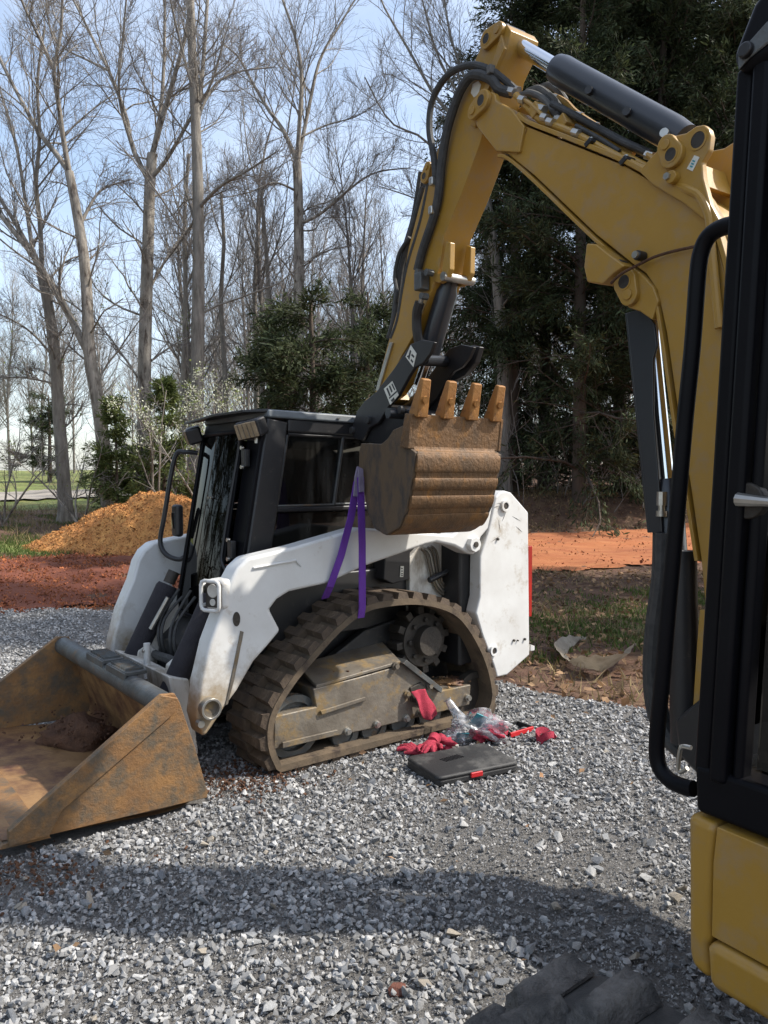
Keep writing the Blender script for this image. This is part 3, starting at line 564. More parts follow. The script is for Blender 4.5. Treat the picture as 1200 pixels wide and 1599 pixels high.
# brush: tangled bare understorey at the wood edge (nobody could count the stems)
br = np.random.default_rng(21); n = 430
yb = br.uniform(19.5, 34, n); xb = br.uniform(-.42, .5, n) * yb; k = ~((xb < -.30 * yb) & (br.uniform(0, 1, n) > .25)); xb, yb = xb[k], yb[k]; n = len(xb)
Hs = br.uniform(1., 3.4, n); P = np.zeros((n, 6, 3)); P[:, 0] = np.stack([xb, yb, zg(xb, yb) - .05], -1); dvec = br.normal(0, .28, (n, 3)); dvec[:, 2] = 1
for q in range(1, 6): dvec[:, :2] += br.normal(0, .14, (n, 2)); P[:, q] = P[:, q - 1] + dvec / np.linalg.norm(dvec, axis=1, keepdims=True) * (Hs / 5)[:, None]
Rb = np.linspace(.014, .005, 6)[None] * br.uniform(.7, 1.4, (n, 1)); b1, rb1 = spawn(br, P, Rb, 7, (.4, 1.), (.3, .6), .7, 5, .2, .2, .15, .005); c1, rc1 = spawn(br, b1, rb1, 4, (.4, 1.), (.4, .7), .7, 3, .15, .2, .1, .004)
v, f = join([tubes(P, Rb, 4), tubes(b1, rb1, 3), tubes(c1, rc1, 3)])
tag(link('undergrowth', fast_mesh('undergrowth', v, f), M['bark_far']), 'tangle of bare brown stems and twigs filling the wood edge', 'undergrowth', kind='stuff')

def sprays(rng, base, dirs, n, spread, size, droop=.5):
    """leafy sprays along branchlets base->base+dirs"""
    N_ = len(base); t = rng.uniform(.1, 1.05, (N_, n, 1)); p = base[:, None] + dirs[:, None] * t + rng.normal(0, spread, (N_, n, 3))
    p = p.reshape(-1, 3); m = len(p); d = np.repeat(dirs / (np.linalg.norm(dirs, axis=1, keepdims=True) + 1e-9), n, axis=0) + rng.normal(0, .55, (m, 3)); d[:, 2] -= droop * rng.uniform(0, 1, m)
    d /= np.linalg.norm(d, axis=1, keepdims=True); s = rng.uniform(*size, m)[:, None]; q = rng.normal(size=(m, 3)); q -= d * (q * d).sum(1, keepdims=True); q /= np.linalg.norm(q, axis=1, keepdims=True)
    w = s * rng.uniform(.07, .14, (m, 1)); V_ = np.stack([p, p + d * s * .45 + q * w, p + d * s, p + d * s * .55 - q * w], 1).reshape(-1, 3)
    return V_, np.arange(m * 4).reshape(-1, 4)
def cedar_mesh(rng, h, rad, nb, ns, size=(.1, .24), base_t=.06, top=.25, pw=.8, droop=.5, fol=None, sub=9, lift=(-.15, .45), tr_r=.2, gap=0.):
    t = resample([(0, 0, -.3), (.05, .03, h * .5), (0, 0, h)], [tr_r, tr_r * .6, .02], 16); P, Rr = t[0][None], t[1][None]
    u = base_t + (1 - base_t) * np.sort(rng.uniform(0, 1, nb)) ** .9; a = rng.uniform(0, 6.28, nb)
    if gap: k = np.sin(a * 2.5 + u * 9.) > -1 + gap; u, a = u[k], a[k]
    nb = len(u); ln = rad * (1 - (1 - top) * u ** (1 / pw)) * rng.uniform(.4, 1.22, nb); el = rng.uniform(lift[0], lift[1], nb) + .35 * u
    d = np.stack([np.cos(a) * np.cos(el), np.sin(a) * np.cos(el), np.sin(el)], -1); B = np.zeros((nb, 7, 3)); B[:, 0] = np.stack([np.zeros(nb), np.zeros(nb), u * h], -1)
    for k in range(1, 7): d = d + rng.normal(0, .1, d.shape); d[:, 2] -= .03 * droop * k; d /= np.linalg.norm(d, axis=1, keepdims=True); B[:, k] = B[:, k - 1] + d * (ln / 6)[:, None]
    RB = np.maximum(.035 * ln / rad, .008)[:, None] * np.linspace(1, .25, 7)[None]
    b, rb = spawn(rng, B, RB, sub, (.4, 1.1), (.18, .42), .6, 4, -.1 * droop, .14, .08, .004)
    base = b[:, 0]; dirs = b[:, -1] - b[:, 0]; v, f = sprays(rng, base, dirs, ns, .07, size, droop)
    m2 = fast_mesh('crown', v, f); m2.materials.append(fol or M['cedar'])
    v, f = join([tubes(P, Rr, 10), tubes(B, RB, 5), tubes(b, rb, 3)]); m1 = fast_mesh('trunk', v, f, True); m1.materials.append(M['bark_cedar']); return m1, m2
cA = cedar_mesh(np.random.default_rng(1), 14, 3.3, 200, 60, size=(.07, .19), pw=1.3, top=.4, gap=.2, base_t=.035, sub=10, tr_r=.17)
cB = cedar_mesh(np.random.default_rng(2), 13, 3.0, 200, 60, size=(.07, .19), pw=1.2, top=.4, gap=.2, base_t=.03, sub=10, lift=(-.3, .4), tr_r=.16)
cC = cedar_mesh(np.random.default_rng(3), 5.0, 1.35, 80, 44, pw=1.1, top=.5, size=(.06, .17), gap=.75, base_t=.08, tr_r=.09, sub=10)
cD = cedar_mesh(np.random.default_rng(4), 4.6, 1.2, 70, 26, pw=.9, top=.15, size=(.1, .22), fol=M['cedar_light'], tr_r=.07, droop=.2, base_t=.04, gap=.6)
def conifer(name, label, me, px, d, rot, sc, group=None, dz=0):
    p = at_depth(px, 780, d); root = thing(name, label, 'tree', (p[0], p[1], zg1(p[0], p[1]) + dz), rot, group); root.scale = sc
    link('trunk', me[0], None, root); link('crown', me[1], None, root); return root
G = 'dark cedars behind the excavator boom'
conifer('cedar_tree', 'dark cedar whose left flank shows between the excavator stick and boom', cB, 800, 22.5, .3, (1.15, 1.15, 1.2), G)
conifer('cedar_tree', 'big dark cedar drooping to the lane, seen under the middle of the boom', cA, 905, 20.4, 1.2, (1.2, 1.2, 1.2), G)
conifer('cedar_tree', 'tall dark cedar behind the boom elbow and its black cylinder', cB, 1030, 21., 2.4, (1.25, 1.25, 1.3), G)
for px_, d_, r_, lab in ((850, 25, .9, 'cedar filling the gap behind the boom, above the digging bucket teeth'), (968, 24.5, 2.9, 'rear cedar seen between the boom underside and the black guard plate'), (1088, 25, 4.4, 'rear cedar showing above the boom ears')):
    conifer('cedar_tree', lab, cB, px_, d_, r_, (1.45, 1.45, 1.4), G)
conifer('cedar_tree', 'dark cedar at the top corner beside the excavator cab roof', cA, 1150, 20.2, 4.0, (1.15, 1.15, 1.2), G)
conifer('cedar_tree', 'broad low dark cedar right behind the loader cab roof', cC, 486, 13.2, .5, (1.2, 1.2, .9))
conifer('cedar_tree', 'shorter leaning cedar at the left edge of the low cedar clump', cC, 425, 14.5, 2.2, (.85, .85, .85))
conifer('cedar_tree', 'shaggy cedar whose top touches the excavator hoses, right of the low clump', cC, 575, 14.5, 4.1, (.95, .95, .97))
conifer('pine_sapling', 'bushy light green young evergreen at the back of the dirt pile', cD, 180, 18.5, .2, (.8, .8, .66))
conifer('pine_sapling', 'taller loose green evergreen left of the loader cab', cD, 258, 17.8, 1.7, (.85, .85, .74))
conifer('pine_sapling', 'low round evergreen bush at the foot of the reddish hardwood', cD, 215, 20, 5., (1.1, 1.1, .42))
conifer('pine_sapling', 'distant dark evergreen far beyond the grass', cC, 78, 44, 5., (1.6, 1.6, 1.))
# cedars standing out of frame to the side; their shade falls across the lane and ground
CG = 'cedars to the side of the viewer'
def side_cedar(label, me, x, y, rot, sc):
    root = thing('cedar_tree', label, 'tree', (x, y, zg1(x, y)), rot, G); root.scale = sc; link('trunk', me[0], None, root); link('crown', me[1], None, root)
side_cedar('cedar beside the lane, hidden by the excavator cab', cA, 8.6, 10.6, 1., (1.05, 1.05, 1.0))
side_cedar('cedar beside the gravel, hidden by the excavator cab', cB, 7.2, 8.0, 2., (.95, .95, .95))

for x_, y_, r_, z_ in ((-11.5, 5.2, .4, .8), (-13.5, 8.5, 1.9, 1.), (-12., 1.6, 3.1, .75), (-16., 5., 4., 1.1), (-14.5, 11.8, 5.2, .9)):
    root = thing('cedar_tree', 'dark cedar out to the side, mirrored in the loader door glass', 'tree', (x_, y_, zg1(x_, y_)), r_, CG); root.scale = (1, 1, z_); link('trunk', cA[0], None, root); link('crown', cA[1], None, root)
# blossoming shrub and saplings
def shrub(name, label, px, d, h, n, extra=None, bark=None, lean=.35, seed=1):
    r = np.random.default_rng(seed); p = at_depth(px, 780, d); base = np.array([p[0], p[1], zg1(p[0], p[1])]); root = thing(name, label, 'shrub', tuple(base))
    P = np.zeros((n, 7, 3)); P[:, 0, :2] = r.normal(0, .08, (n, 2)); dv = r.normal(0, lean, (n, 3)); dv[:, 2] = 1
    for q in range(1, 7): dv[:, :2] += r.normal(0, .12, (n, 2)); P[:, q] = P[:, q - 1] + dv / np.linalg.norm(dv, axis=1, keepdims=True) * h * r.uniform(.7, 1.05, (n, 1)) / 6
    Rr = np.linspace(.03, .008, 7)[None].repeat(n, 0); b, rb = spawn(r, P, Rr, 7, (.5, 1.1), (.25, .55), .6, 5, .15, .18, .25, .006); c, rc = spawn(r, b, rb, 5, (.4, 1.), (.4, .7), .6, 4, .1, .2, .1, .004)
    v, f = tubes(P, Rr, 6); link('stem', fast_mesh('stem', v, f, True), bark or M['bark_pale'], root)
    v, f = join([tubes(b, rb, 4), tubes(c, rc, 3)]); link('crown', fast_mesh('crown', v, f), M['twig'], root)
    if extra: extra(root, base, b, c)
    return root
shrub('flowering_shrub', 'shrub covered in white blossom above the loader cab door', 347, 16, 3.4, 5, lambda *a: (buds(*a, n=2400, zmax=9, zmin=1.9, size=.05, m=M['blossom'], nm='blossom'), buds(*a, n=1500, zmax=9, zmin=.8, size=.055, nm='leaves', seed=8)), seed=2)
shrub('bare_sapling', 'slim pale bare sapling standing behind the dirt pile crest', 243, 17.2, 3.6, 2, lean=.12, seed=3)
shrub('bare_sapling', 'low spreading bare sapling beside the thick trunk and the pile', 130, 18.2, 2.6, 4, lambda *a: buds(*a, n=160, zmax=4, size=.04), seed=4)
shrub('bare_sapling', 'thin grey sapling standing alone on the grass by the drive', 30, 24, 1.6, 1, seed=5)
shrub('bare_sapling', 'budding shrub by the lane at the left picture edge', -4, 19, 3.4, 4, lambda *a: buds(*a, n=300, zmax=5, size=.045), seed=6)
shrub('bare_sapling', 'bare brushy sapling between the evergreens left of the cab', 285, 17, 3.2, 5, lambda *a: buds(*a, n=240, zmax=5, size=.045), seed=9)

# ================================================================== compact track loader
ldr = thing('compact_track_loader', 'white compact track loader with black cab, parked on the gravel with its bucket down', 'loader', tuple(LM), LA)
WID = 1.45
def mirror_w(b):
    m = MB(); m.v = [(x, WID - y, z) for x, y, z in b.v]; m.f = list(b.f); return m
# --- near track: belt, lugs
loop_px = [(448, 1209), (428, 1193), (418, 1155), (425, 1112), (452, 1066), (483, 1028), (526, 981), (561, 953), (590, 941), (643, 935), (687, 941), (721, 958), (747, 993), (766, 1036), (775, 1080), (770, 1108), (756, 1126), (700, 1146), (600, 1174), (520, 1193)]
def belt_path(zmin=.012):
    raw = np.array(spline([(*SK(x, y, 0),) for x, y in loop_px], 14, True)); raw[:, 1] = np.maximum(raw[:, 1], zmin)
    q = np.vstack([raw, raw[:1]]); d = np.concatenate([[0], np.cumsum(np.linalg.norm(np.diff(q, axis=0), axis=1))])
    return q, d
bq, bd = belt_path(.03); BL = bd[-1]
def belt_at(t):
    t = (t % 1) * BL; return np.array([np.interp(t, bd, bq[:, 0]), np.interp(t, bd, bq[:, 1])])
def belt_nrm(t):
    a, b = belt_at(t - .004), belt_at(t + .004); v = b - a; v /= np.linalg.norm(v); return v, np.array([v[1], -v[0]])
cen = bq.mean(0)
def loader_track(root, w0, w1, lugs, flip=False):
    n = 120; vs = []; fs = []; prof = ((w0, 0), (w0, .034), (w1, .034), (w1, 0))
    for i in range(n):
        p = belt_at(i / n); t, o = belt_nrm(i / n)
        if (p - cen) @ o < 0 and abs((p - cen) @ o) > .02: o = -o
        for w, h in ((w0, .0), (w1, .0), (w1, -.034), (w0, -.034)): q = p + o * h; vs.append((q[0], w, q[1]))
    for i in range(n):
        j = (i + 1) % n
        for k in range(4): fs.append((i * 4 + k, i * 4 + (k + 1) % 4, j * 4 + (k + 1) % 4, j * 4 + k))
    belt = MB().add(vs, fs).build('track_belt', M['rubber_edge'], root, angle=50)
    if not lugs: return belt
    W = w1 - w0; half = W / 2
    def lug(sgn):     # block tapering upward, with a notch side leaning into its neighbour
        b = MB(); y0, y1 = (.006, half + .03) if sgn < 0 else (half - .03, W - .006)
        b.hexa([(-.042, y0, 0), (.042, y0, 0), (.034, y1, 0), (-.034, y1, 0), (-.028, y0 + .008, .036), (.03, y0 + .008, .036), (.022, y1 - .01, .036), (-.022, y1 - .01, .036)])
        return b.mesh('tread_lug', True, 30)
    mesh = {-1: lug(-1), 1: lug(1)}
    for m_ in mesh.values(): m_.materials.append(M['rubber'])
    nl = int(BL / .108)
    for i in range(nl):
        for sgn in (-1, 1):
            tt = (i + (.5 if sgn > 0 else 0)) / nl; p = belt_at(tt); t, o = belt_nrm(tt)
            if (p - cen) @ o < 0: o = -o
            ob = bpy.data.objects.new('tread_lug', mesh[sgn]); col.objects.link(ob); ob.parent = belt
            X = Vector((t[0], 0, t[1])); Z = Vector((o[0], 0, o[1])); Y = Vector((0, 1, 0))
            if X.cross(Y).dot(Z) < 0: X = -X
            Mx = Matrix((X, Y, Z)).transposed().to_4x4(); Mx.translation = (p[0], w0, p[1]); ob.matrix_local = Mx
    return belt
loader_track(ldr, 0, .40, True)
fb = loader_track(ldr, WID - .40, WID, False)
# --- undercarriage beam
beam = MB(); bp_ = SKL([(429, 1119), (494, 1104), (489, 1076), (560, 1058), (617, 1042), (630, 1033), (689, 1079), (736, 1069), (734, 1101), (690, 1112), (640, 1124), (592, 1136), (545, 1146), (526, 1150), (428, 1171)], .05)
beam.prism(bp_, .05, .33); frame = beam.build('undercarriage_beam', M['steel'], ldr, .008)
cover = MB(); a_ = SK(494, 1072, .05); b_ = SK(626, 1034, .05); cover.add([(a_[0], .05, a_[1] + .006), (b_[0], .05, b_[1] + .006), (b_[0] + .06, .30, b_[1] + .07), (a_[0] + .03, .30, a_[1] + .07), (a_[0], .05, a_[1] - .012), (b_[0], .05, b_[1] - .012), (b_[0] + .06, .3, b_[1] + .05), (a_[0] + .03, .3, a_[1] + .05)], [(0, 1, 2, 3), (4, 7, 6, 5), (0, 4, 5, 1), (1, 5, 6, 2), (2, 6, 7, 3), (3, 7, 4, 0)]); cover.build('beam_cover', M['steel'], frame, .004)
sl = MB(); sl.prism(SKL([(634, 1030), (690, 1074), (688, 1082), (628, 1036)], .03), .02, .3); sl.build('guard_plate', M['grey_steel'], frame, .003)
st = MB(); st.prism(SKL([(440, 1159), (526, 1139), (527, 1147), (440, 1168)], .04), .028, .045); st.prism(SKL([(500, 1110), (570, 1088), (572, 1093), (502, 1116)], .04), .032, .047); st.build('weld_strip', M['steel'], frame, .003)
for x, y in ((543, 1142), (589, 1131), (635, 1122), (656, 1113), (636, 1084), (671, 1071), (731, 1090), (618, 1040), (676, 1108)):
    s, z = SK(x, y, .04); MB().cyl((s, .02, z), (s, .052, z), .016, 6).cyl((s, .034, z), (s, .05, z), .022, 14).build('bolt', M['bright'] if x in (543, 589, 635, 731) else M['steel'], frame)
pocket = MB(); pocket.prism(SKL([(640, 1074), (657, 1065), (664, 1072), (660, 1100), (642, 1096)], .045), .036, .06); pocket.build('grease_opening', M['steel_dark'], frame, .004)
for x, y in ((541, 1147), (586, 1136), (631, 1125), (673, 1115)):
    s, z = SK(x, y, .08); r = MB(); r.ring((s, .085, z), (0, 1, 0), .088, .05, .03, 28); r.cyl((s, .095, z), (s, .3, z), .07, 24); r.ring((s, .28, z), (0, 1, 0), .088, .05, .03, 28); r.build('track_roller', M['grey_steel'], ldr)
s, z = SK(458, 1134, .1); r = MB(); r.ring((s, .09, z), (0, 1, 0), .168, .13, .05, 36); r.cyl((s, .12, z), (s, .3, z), .14, 36); r.ring((s, .27, z), (0, 1, 0), .168, .13, .05, 36); r.cyl((s, .07, z), (s, .3, z), .05, 20); r.build('front_idler', M['grey_steel'], ldr)
s, z = SK(738, 1085, .12); r = MB(); r.ring((s, .1, z), (0, 1, 0), .15, .11, .05, 32); r.cyl((s, .12, z), (s, .3, z), .12, 32); r.build('rear_idler', M['steel_dark'], ldr)
s, z = SK(667, 1000, .14); r = MB(); r.cyl((s, .16, z), (s, .3, z), .165, 36); r.cyl((s, .1, z), (s, .17, z), .09, 24)
for k in range(12):
    a = k * math.pi / 6 + .1; r.box((s + .185 * math.cos(a), .22, z + .185 * math.sin(a)), (.05, .1, .045), Matrix.Rotation(-a, 3, 'Y'))
for k in range(8):
    a = k * math.pi / 4; r.cyl((s + .125 * math.cos(a), .14, z + .125 * math.sin(a)), (s + .125 * math.cos(a), .17, z + .125 * math.sin(a)), .016, 6)
r.build('drive_sprocket', M['steel_dark'], ldr, .004)
dm = MB(); dm.prism(SKL([(500, 1040), (570, 985), (625, 965), (625, 1040), (560, 1058)], .3), .3, .36); dm.build('motor_guard', M['black_dusty'], ldr, .01)
# --- body between the tracks
body = MB(); body.prism([(-.72, .2), (-.78, .42), (-.7, .72), (-.3, .86), (1.1, .86), (1.14, .3), (.9, .2)], .42, WID - .42); body.build('chassis', M['black_dusty'], ldr, .01)
# white side wall behind the arm with lines and hoses
sw = MB(); sw.prism(SKL([(640, 905), (640, 870), (662, 846), (735, 838), (765, 830), (765, 960), (640, 960)], .3), .3, .36); sw.build('side_wall', M['white_dirty'], ldr, .006)
wb = MB(); wb.prism(SKL([(737, 842), (700, 858), (697, 872), (703, 882), (726, 882), (733, 950), (748, 948), (750, 870), (762, 832), (768, 800), (752, 820)], .27), .24, .31); wb.build('wheel_well_shield', M['black'], ldr, .006)
bat = MB(); bat.prism(SKL([(600, 870), (640, 855), (638, 905), (612, 912), (598, 905)], .27), .26, .4); bx_ = bat.build('battery_box', M['black'], ldr, .008)
lb = MB(); lb.prism(SKL([(626, 884), (631, 884), (630, 901), (625, 901)], .255), .254, .258); lb.build('label_plate', M['decal'], bx_)
ink = MB()
for yy in (887, 891, 895, 898): ink.prism(SKL([(627, yy), (629.6, yy), (629.4, yy + 1.6), (626.8, yy + 1.6)], .253), .2525, .2538)
ink.build('label_print', M['decal_ink'], bx_)
bk = MB(); bk.prism(SKL([(570, 890), (640, 858), (640, 945), (560, 945), (520, 930)], .36), .36, .41); bk.build('bay_wall', M['black_dusty'], ldr)
for i in range(4):
    o_ = i * 5.2; pts = [(*SK(660 + o_, 858 - i * 1.5, .27),), (*SK(668 + o_, 866 - i, .27),), (*SK(675 + o_ * .9, 895, .27),), (*SK(680 + o_ * .9, 912, .27),), (*SK(690 + o_ * 1.4, 926, .27),), (*SK(712 + o_ * 1.2, 934 - i, .27),), (*SK(722 + o_, 942, .27),)]
    MB().tube([(a, .28, b) for a, b in spline(pts, 4)], .009, 8).build('hydraulic_line', M['steel'] if i != 1 else M['bright'], ldr)
p0, p1 = SK(669, 906, .26), SK(702, 890, .26); cl = MB(); cl.cyl((p0[0], .25, p0[1]), (p1[0], .25, p1[1]), .018, 12); cl.build('line_clamp', M['black'], ldr)
for i in range(3):
    pts = [(*SK(696 + i * 6, 905 + i * 9, .28),), (*SK(712 + i * 5, 898 + i * 9, .28),), (*SK(722 + i * 4, 890 + i * 10, .28),)]
    MB().tube([(a, .275, b) for a, b in spline(pts, 4)], .02, 8).build('hose', M['hose_grey'], ldr)
# --- tail: near upright, far upright, tailgate, light strip
tail_px = [(775, 776), (781, 769), (789, 766), (799, 769), (826, 800), (828, 1023), (793, 1054), (777, 1058), (772, 1040), (754, 992), (744, 958), (750, 932), (751, 868), (764, 828), (770, 800)]
tp = SKL(tail_px, .03); tb = MB().prism(tp, .03, .13); up_ = tb.build('upright', M['white'], ldr, .012, 3)
mirror_w(tb).build('upright', M['white'], ldr, .012, 3)
s0 = tp[5][0]; z0 = tp[5][1]; ztop = tp[4][1]
tg = MB(); tg.prism([(s0 - .55, z0 - .02), (s0 - .02, z0 + .02), (s0 - .02, ztop - .02), (s0 - .16, ztop + .04), (s0 - .55, ztop - .04)], .13, WID - .13); tg.build('tailgate', M['black'], ldr, .02)
s1, z1 = SK(829, 852, .06); s2, z2 = SK(829, 962, .06); ls = MB(); ls.box((s0 + .008, .085, (z1 + z2) / 2), (.045, .09, z1 - z2)); ls.build('tail_light', M['red_lens'], ldr, .006)
tab = MB(); tab.prism(SKL([(826, 1006), (832, 1008), (832, 1015), (826, 1016)], .06), .04, .09); tab.build('tail_tab', M['white'], ldr, .003)
for x, y, rr in ((788, 790, .022), (770, 1016, .02), (802, 1000, .008), (808, 1000, .005), (819, 998, .008), (777, 842, .008)):
    s, z = SK(x, y, .03); b = MB(); b.cyl((s, .018, z), (s, .034, z), rr, 18); b.build('pin_hole' if rr < .02 else 'pivot_pin', M['steel_dark'], up_)
    if rr >= .02: MB().ring((s, .012, z), (0, 1, 0), rr * 1.75, rr, .022, 24).build('pivot_boss', M['white'], up_, .002)
for (x, y, dx, dy) in ((771, 793, 9, -3), (776, 786, 12, 1), (790, 801, -6, 14), (779, 812, 2, 16), (800, 806, 14, 8), (768, 846, 13, -9), (806, 822, 10, 9)):
    a_, b_ = np.array(SK(x, y, .03)), np.array(SK(x + dx, y + dy, .03)); d_ = (b_ - a_); nn_ = np.array([-d_[1], d_[0]]) / np.linalg.norm(d_) * .0022
    MB().prism([tuple(a_), tuple((a_ + b_) / 2 + nn_), tuple(b_), tuple((a_ + b_) / 2 - nn_)], .029, .0306).build('scuff_mark', M['steel_dark'], up_, smooth=False)
# --- lift arms
arm_px = [(747, 767), (774, 772), (771, 791), (764, 826), (752, 840), (748, 858), (741, 867), (731, 864), (710, 853), (683, 847), (665, 851), (574, 883), (513, 911), (453, 924), (434, 936), (422, 952), (439, 985), (420, 1008), (397, 1034), (372, 1078), (352, 1105), (332, 1136), (320, 1152), (315, 1147), (307, 1118), (314, 1064), (328, 1004), (340, 972), (351, 944), (360, 908), (371, 887), (388, 871), (460, 854), (562, 824), (640, 830), (708, 835), (728, 818), (743, 791)]
ap = SKL(arm_px, .04); ab = MB().prism(ap, .04, .17); arm = ab.build('lift_arm', M['white_arm'], ldr, .022, 4)
arm2 = mirror_w(ab).build('lift_arm', M['white_arm'], ldr, .022, 4)
gp = MB(); gp.prism(SKL([(376, 985), (381, 987), (366, 1062), (356, 1100), (352, 1102), (361, 1060)], .036), .034, .05); gp.build('gusset', M['steel'], arm, .003)
rib = MB(); rib.tube([(*[SK(396, 887, .036)[0]], .036, SK(396, 887, .036)[1]), (SK(462, 875, .036)[0], .034, SK(462, 875, .036)[1]), (SK(470, 884, .036)[0], .036, SK(470, 884, .036)[1])], .006, 8); rib.build('pressed_rib', M['white'], arm)
s, z = SK(327, 1106, .03); MB().ring((s, .0, z), (0, 1, 0), .052, .04, .05, 32).build('pivot_ring', M['bright'], arm, .002); MB().cyl((s, .022, z), (s, .045, z), .041, 28).build('pivot_bore', M['steel'], arm)
s, z = SK(312, 1130, .03); MB().cyl((s, .01, z), (s, .045, z), .018, 10).build('bolt', M['bright'], arm)
s, z = SK(370, 967, .036); sh = MB(); sh.prism([(s + .030 * math.cos(a) * .62 - .024 * math.sin(a) * .3, z + .034 * math.sin(a) + .012 * math.cos(a)) for a in np.linspace(0, 6.28, 20)[:-1]], .0375, .045); sh.build('slot_hole', M['steel_dark'], arm)
s, z = SK(739, 850, .03); MB().cyl((s, .005, z), (s, .05, z), .05, 8).build('link_boss', M['white'], arm, .006); MB().cyl((s, -.002, z), (s, .01, z), .018, 16).build('link_pin', M['steel_dark'], arm)
# headlight in the knee of each arm
def headlight(parent, flip):
    f = (lambda w: WID - w) if flip else (lambda w: w)
    c = SK(349, 930, .05); s, z = c; Mr = Matrix.Rotation(R_(22 if not flip else -22), 3, 'Z')
    def at(dx, dy, dz): v = Mr @ Vector((dx, dy, dz)); return (s + v.x, f(.1) + v.y, z + v.z)
    h = MB().box(at(.03, 0, 0), (.13, .13, .155), Mr).build('headlight', M['white'], parent, .028, 3)
    MB().box(at(-.036, 0, 0), (.014, .10, .12), Mr).build('lens', M['steel_dark'], h, .01, 3)
    for dz, r_ in ((.022, .034), (-.034, .018)): MB().cyl(at(-.04, 0, dz), at(-.047, 0, dz), r_, 20).build('reflector', M['lens'], h, .003)
    q = [np.array(at(-.062, dy, dz)) for dy, dz in ((-.058, -.072), (-.058, .072), (.058, .072), (.058, -.072))]
    sp = []
    for k in range(4):
        a, b, c_ = q[k - 1], q[k], q[(k + 1) % 4]; u = (a - b) / np.linalg.norm(a - b) * .022; v = (c_ - b) / np.linalg.norm(c_ - b) * .022; sp += [b + u, b + u * .3 + v * .3, b + v]
    gd = MB(); gd.tube([tuple(p) for p in sp + [sp[0]]], .0095, 10, caps=False)
    for dz in (-.05, .05): gd.tube([at(-.062, .058, dz), at(.0, .062, dz)], .0085, 8)
    gd.build('lamp_guard', M['white'], h)
    return h
headlight(arm, False)
# --- tilt cylinders
for w, nm in ((.40, 'near'), (1.02, 'far')):
    a = (-.86, w - .02, .90); b = (-1.10, w, .42); ba = np.array(a); bb = np.array(b); cyl_ = MB(); cyl_.tube([a, tuple(ba + (bb - ba) * .04), tuple(bb)], [.056, .064, .06], 20); tc = cyl_.build('tilt_cylinder', M['sleeve'], ldr)
    MB().cyl(tuple(bb + (ba - bb) * .05), tuple(bb - (ba - bb) * .22), .022, 16).build('cylinder_rod', M['chrome'], tc)
    MB().cyl(tuple(ba + (ba - bb) * .02), tuple(ba + (ba - bb) * .16), .035, 14).build('cylinder_eye', M['steel_dark'], tc)
# --- coupler frame behind the bucket
cp = MB(); cp.prism([(-1.065, .1), (-.98, .1), (-1.03, .5), (-1.14, .53)], .32, WID - .32); cpl = cp.build('quick_coupler', M['white_dirty'], ldr, .01)
for w in (.5, .95):
    MB().prism([(-1.08, .44), (-.98, .40), (-.95, .52), (-1.0, .58), (-1.06, .54)], w, w + .05).build('coupler_ear', M['white_dirty'], cpl, .006)
MB().tube([(-1.12, .66, .45), (-1.12, .66, .64)], .018, 12).build('latch_lever', M['white'], cpl); 
for zz in (.5, .6): MB().cyl((-1.145, .66, zz), (-1.11, .66, zz), .01, 10).build('bolt', M['bright'], cpl)
MB().tube([(-.95, .45, .5), (-1.02, .6, .55), (-1.0, .8, .53), (-.95, 1.0, .5)], .025, 10).build('hose', M['hose'], ldr)
for i, (w, dz) in enumerate(((.7, 0), (.76, .03), (.88, -.02), (.93, .02))):
    MB().tube([tuple(p) for p in spline([(-.82, w, .86 + dz), (-.92, w + .02, .72), (-.96, w - .03, .6), (-.9, w, .45)], 5)], .009, 8).build('hose', M['hose'], ldr)
MB().cyl((-.9, .9, .84), (-.99, .94, .66), .014, 10).build('hose_fitting', M['bright'], ldr)
MB().prism([(-.78, .3), (-.95, .35), (-.92, .6), (-.78, .72)], .46, WID - .46).build('cab_footwell', M['black_dusty'], ldr, .01)
for w0, w1 in ((.44, .5), (.98, 1.04)): MB().prism([(-.8, .3), (-1.0, .38), (-.97, .62), (-.8, .8)], w0, w1).build('footwell_cheek', M['white_dirty'], ldr, .006)
# --- bucket
B0, B1 = -.09, 1.56
side = SKL([(13, 1321), (12, 1297), (251, 1085), (273, 1083), (281, 1097), (305, 1167), (325, 1238), (324, 1246), (76, 1305)], B0)
side = [(s, max(z, .012)) for s, z in side]; zt0 = side[0][1]
bt = thing('bucket', '', ''); bt.parent = ldr; del bt['label']; del bt['category']; bt['label'] = 'rusty dirt bucket resting on the gravel'
sp_ = MB().prism(side, B0, B0 + .022); sp_.build('side_plate', M['rust'], bt, .004)
MB().prism(side, B1 - .022, B1).build('side_plate', M['rust'], bt, .004)
tip_s = side[0][0]; heel = side[6]; topb = side[2]; back_top = side[3]
h6, h5, h4, h3 = side[6], side[5], side[4], side[3]
prof = [(tip_s - .02, zt0 + .002), (-1.6, .012 + .55 * (zt0 - .012)), (h6[0] - .2, .018), (h6[0] - .06, .045), (h6[0] - .02, .11), ((h6[0] + h5[0]) / 2 - .012, (h6[1] + h5[1]) / 2 + .03), (h5[0] - .01, h5[1]), ((h5[0] + h3[0]) / 2 - .012, (h5[1] + h3[1]) / 2), (h3[0] - .02, h3[1] - .03)]
pr = [tuple(p) for p in spline(prof, 5)]; inner = [(s - .002, z + .018) for s, z in pr]
sh = MB(); n = len(pr); vs = [(s, B0 + .022, z) for s, z in pr] + [(s, B1 - .022, z) for s, z in pr]; off = []
for i in range(n):
    a = np.array(pr[max(i - 1, 0)]); b = np.array(pr[min(i + 1, n - 1)]); t = (b - a) / np.linalg.norm(b - a); off.append((pr[i][0] - t[1] * .016, pr[i][1] + t[0] * .016))
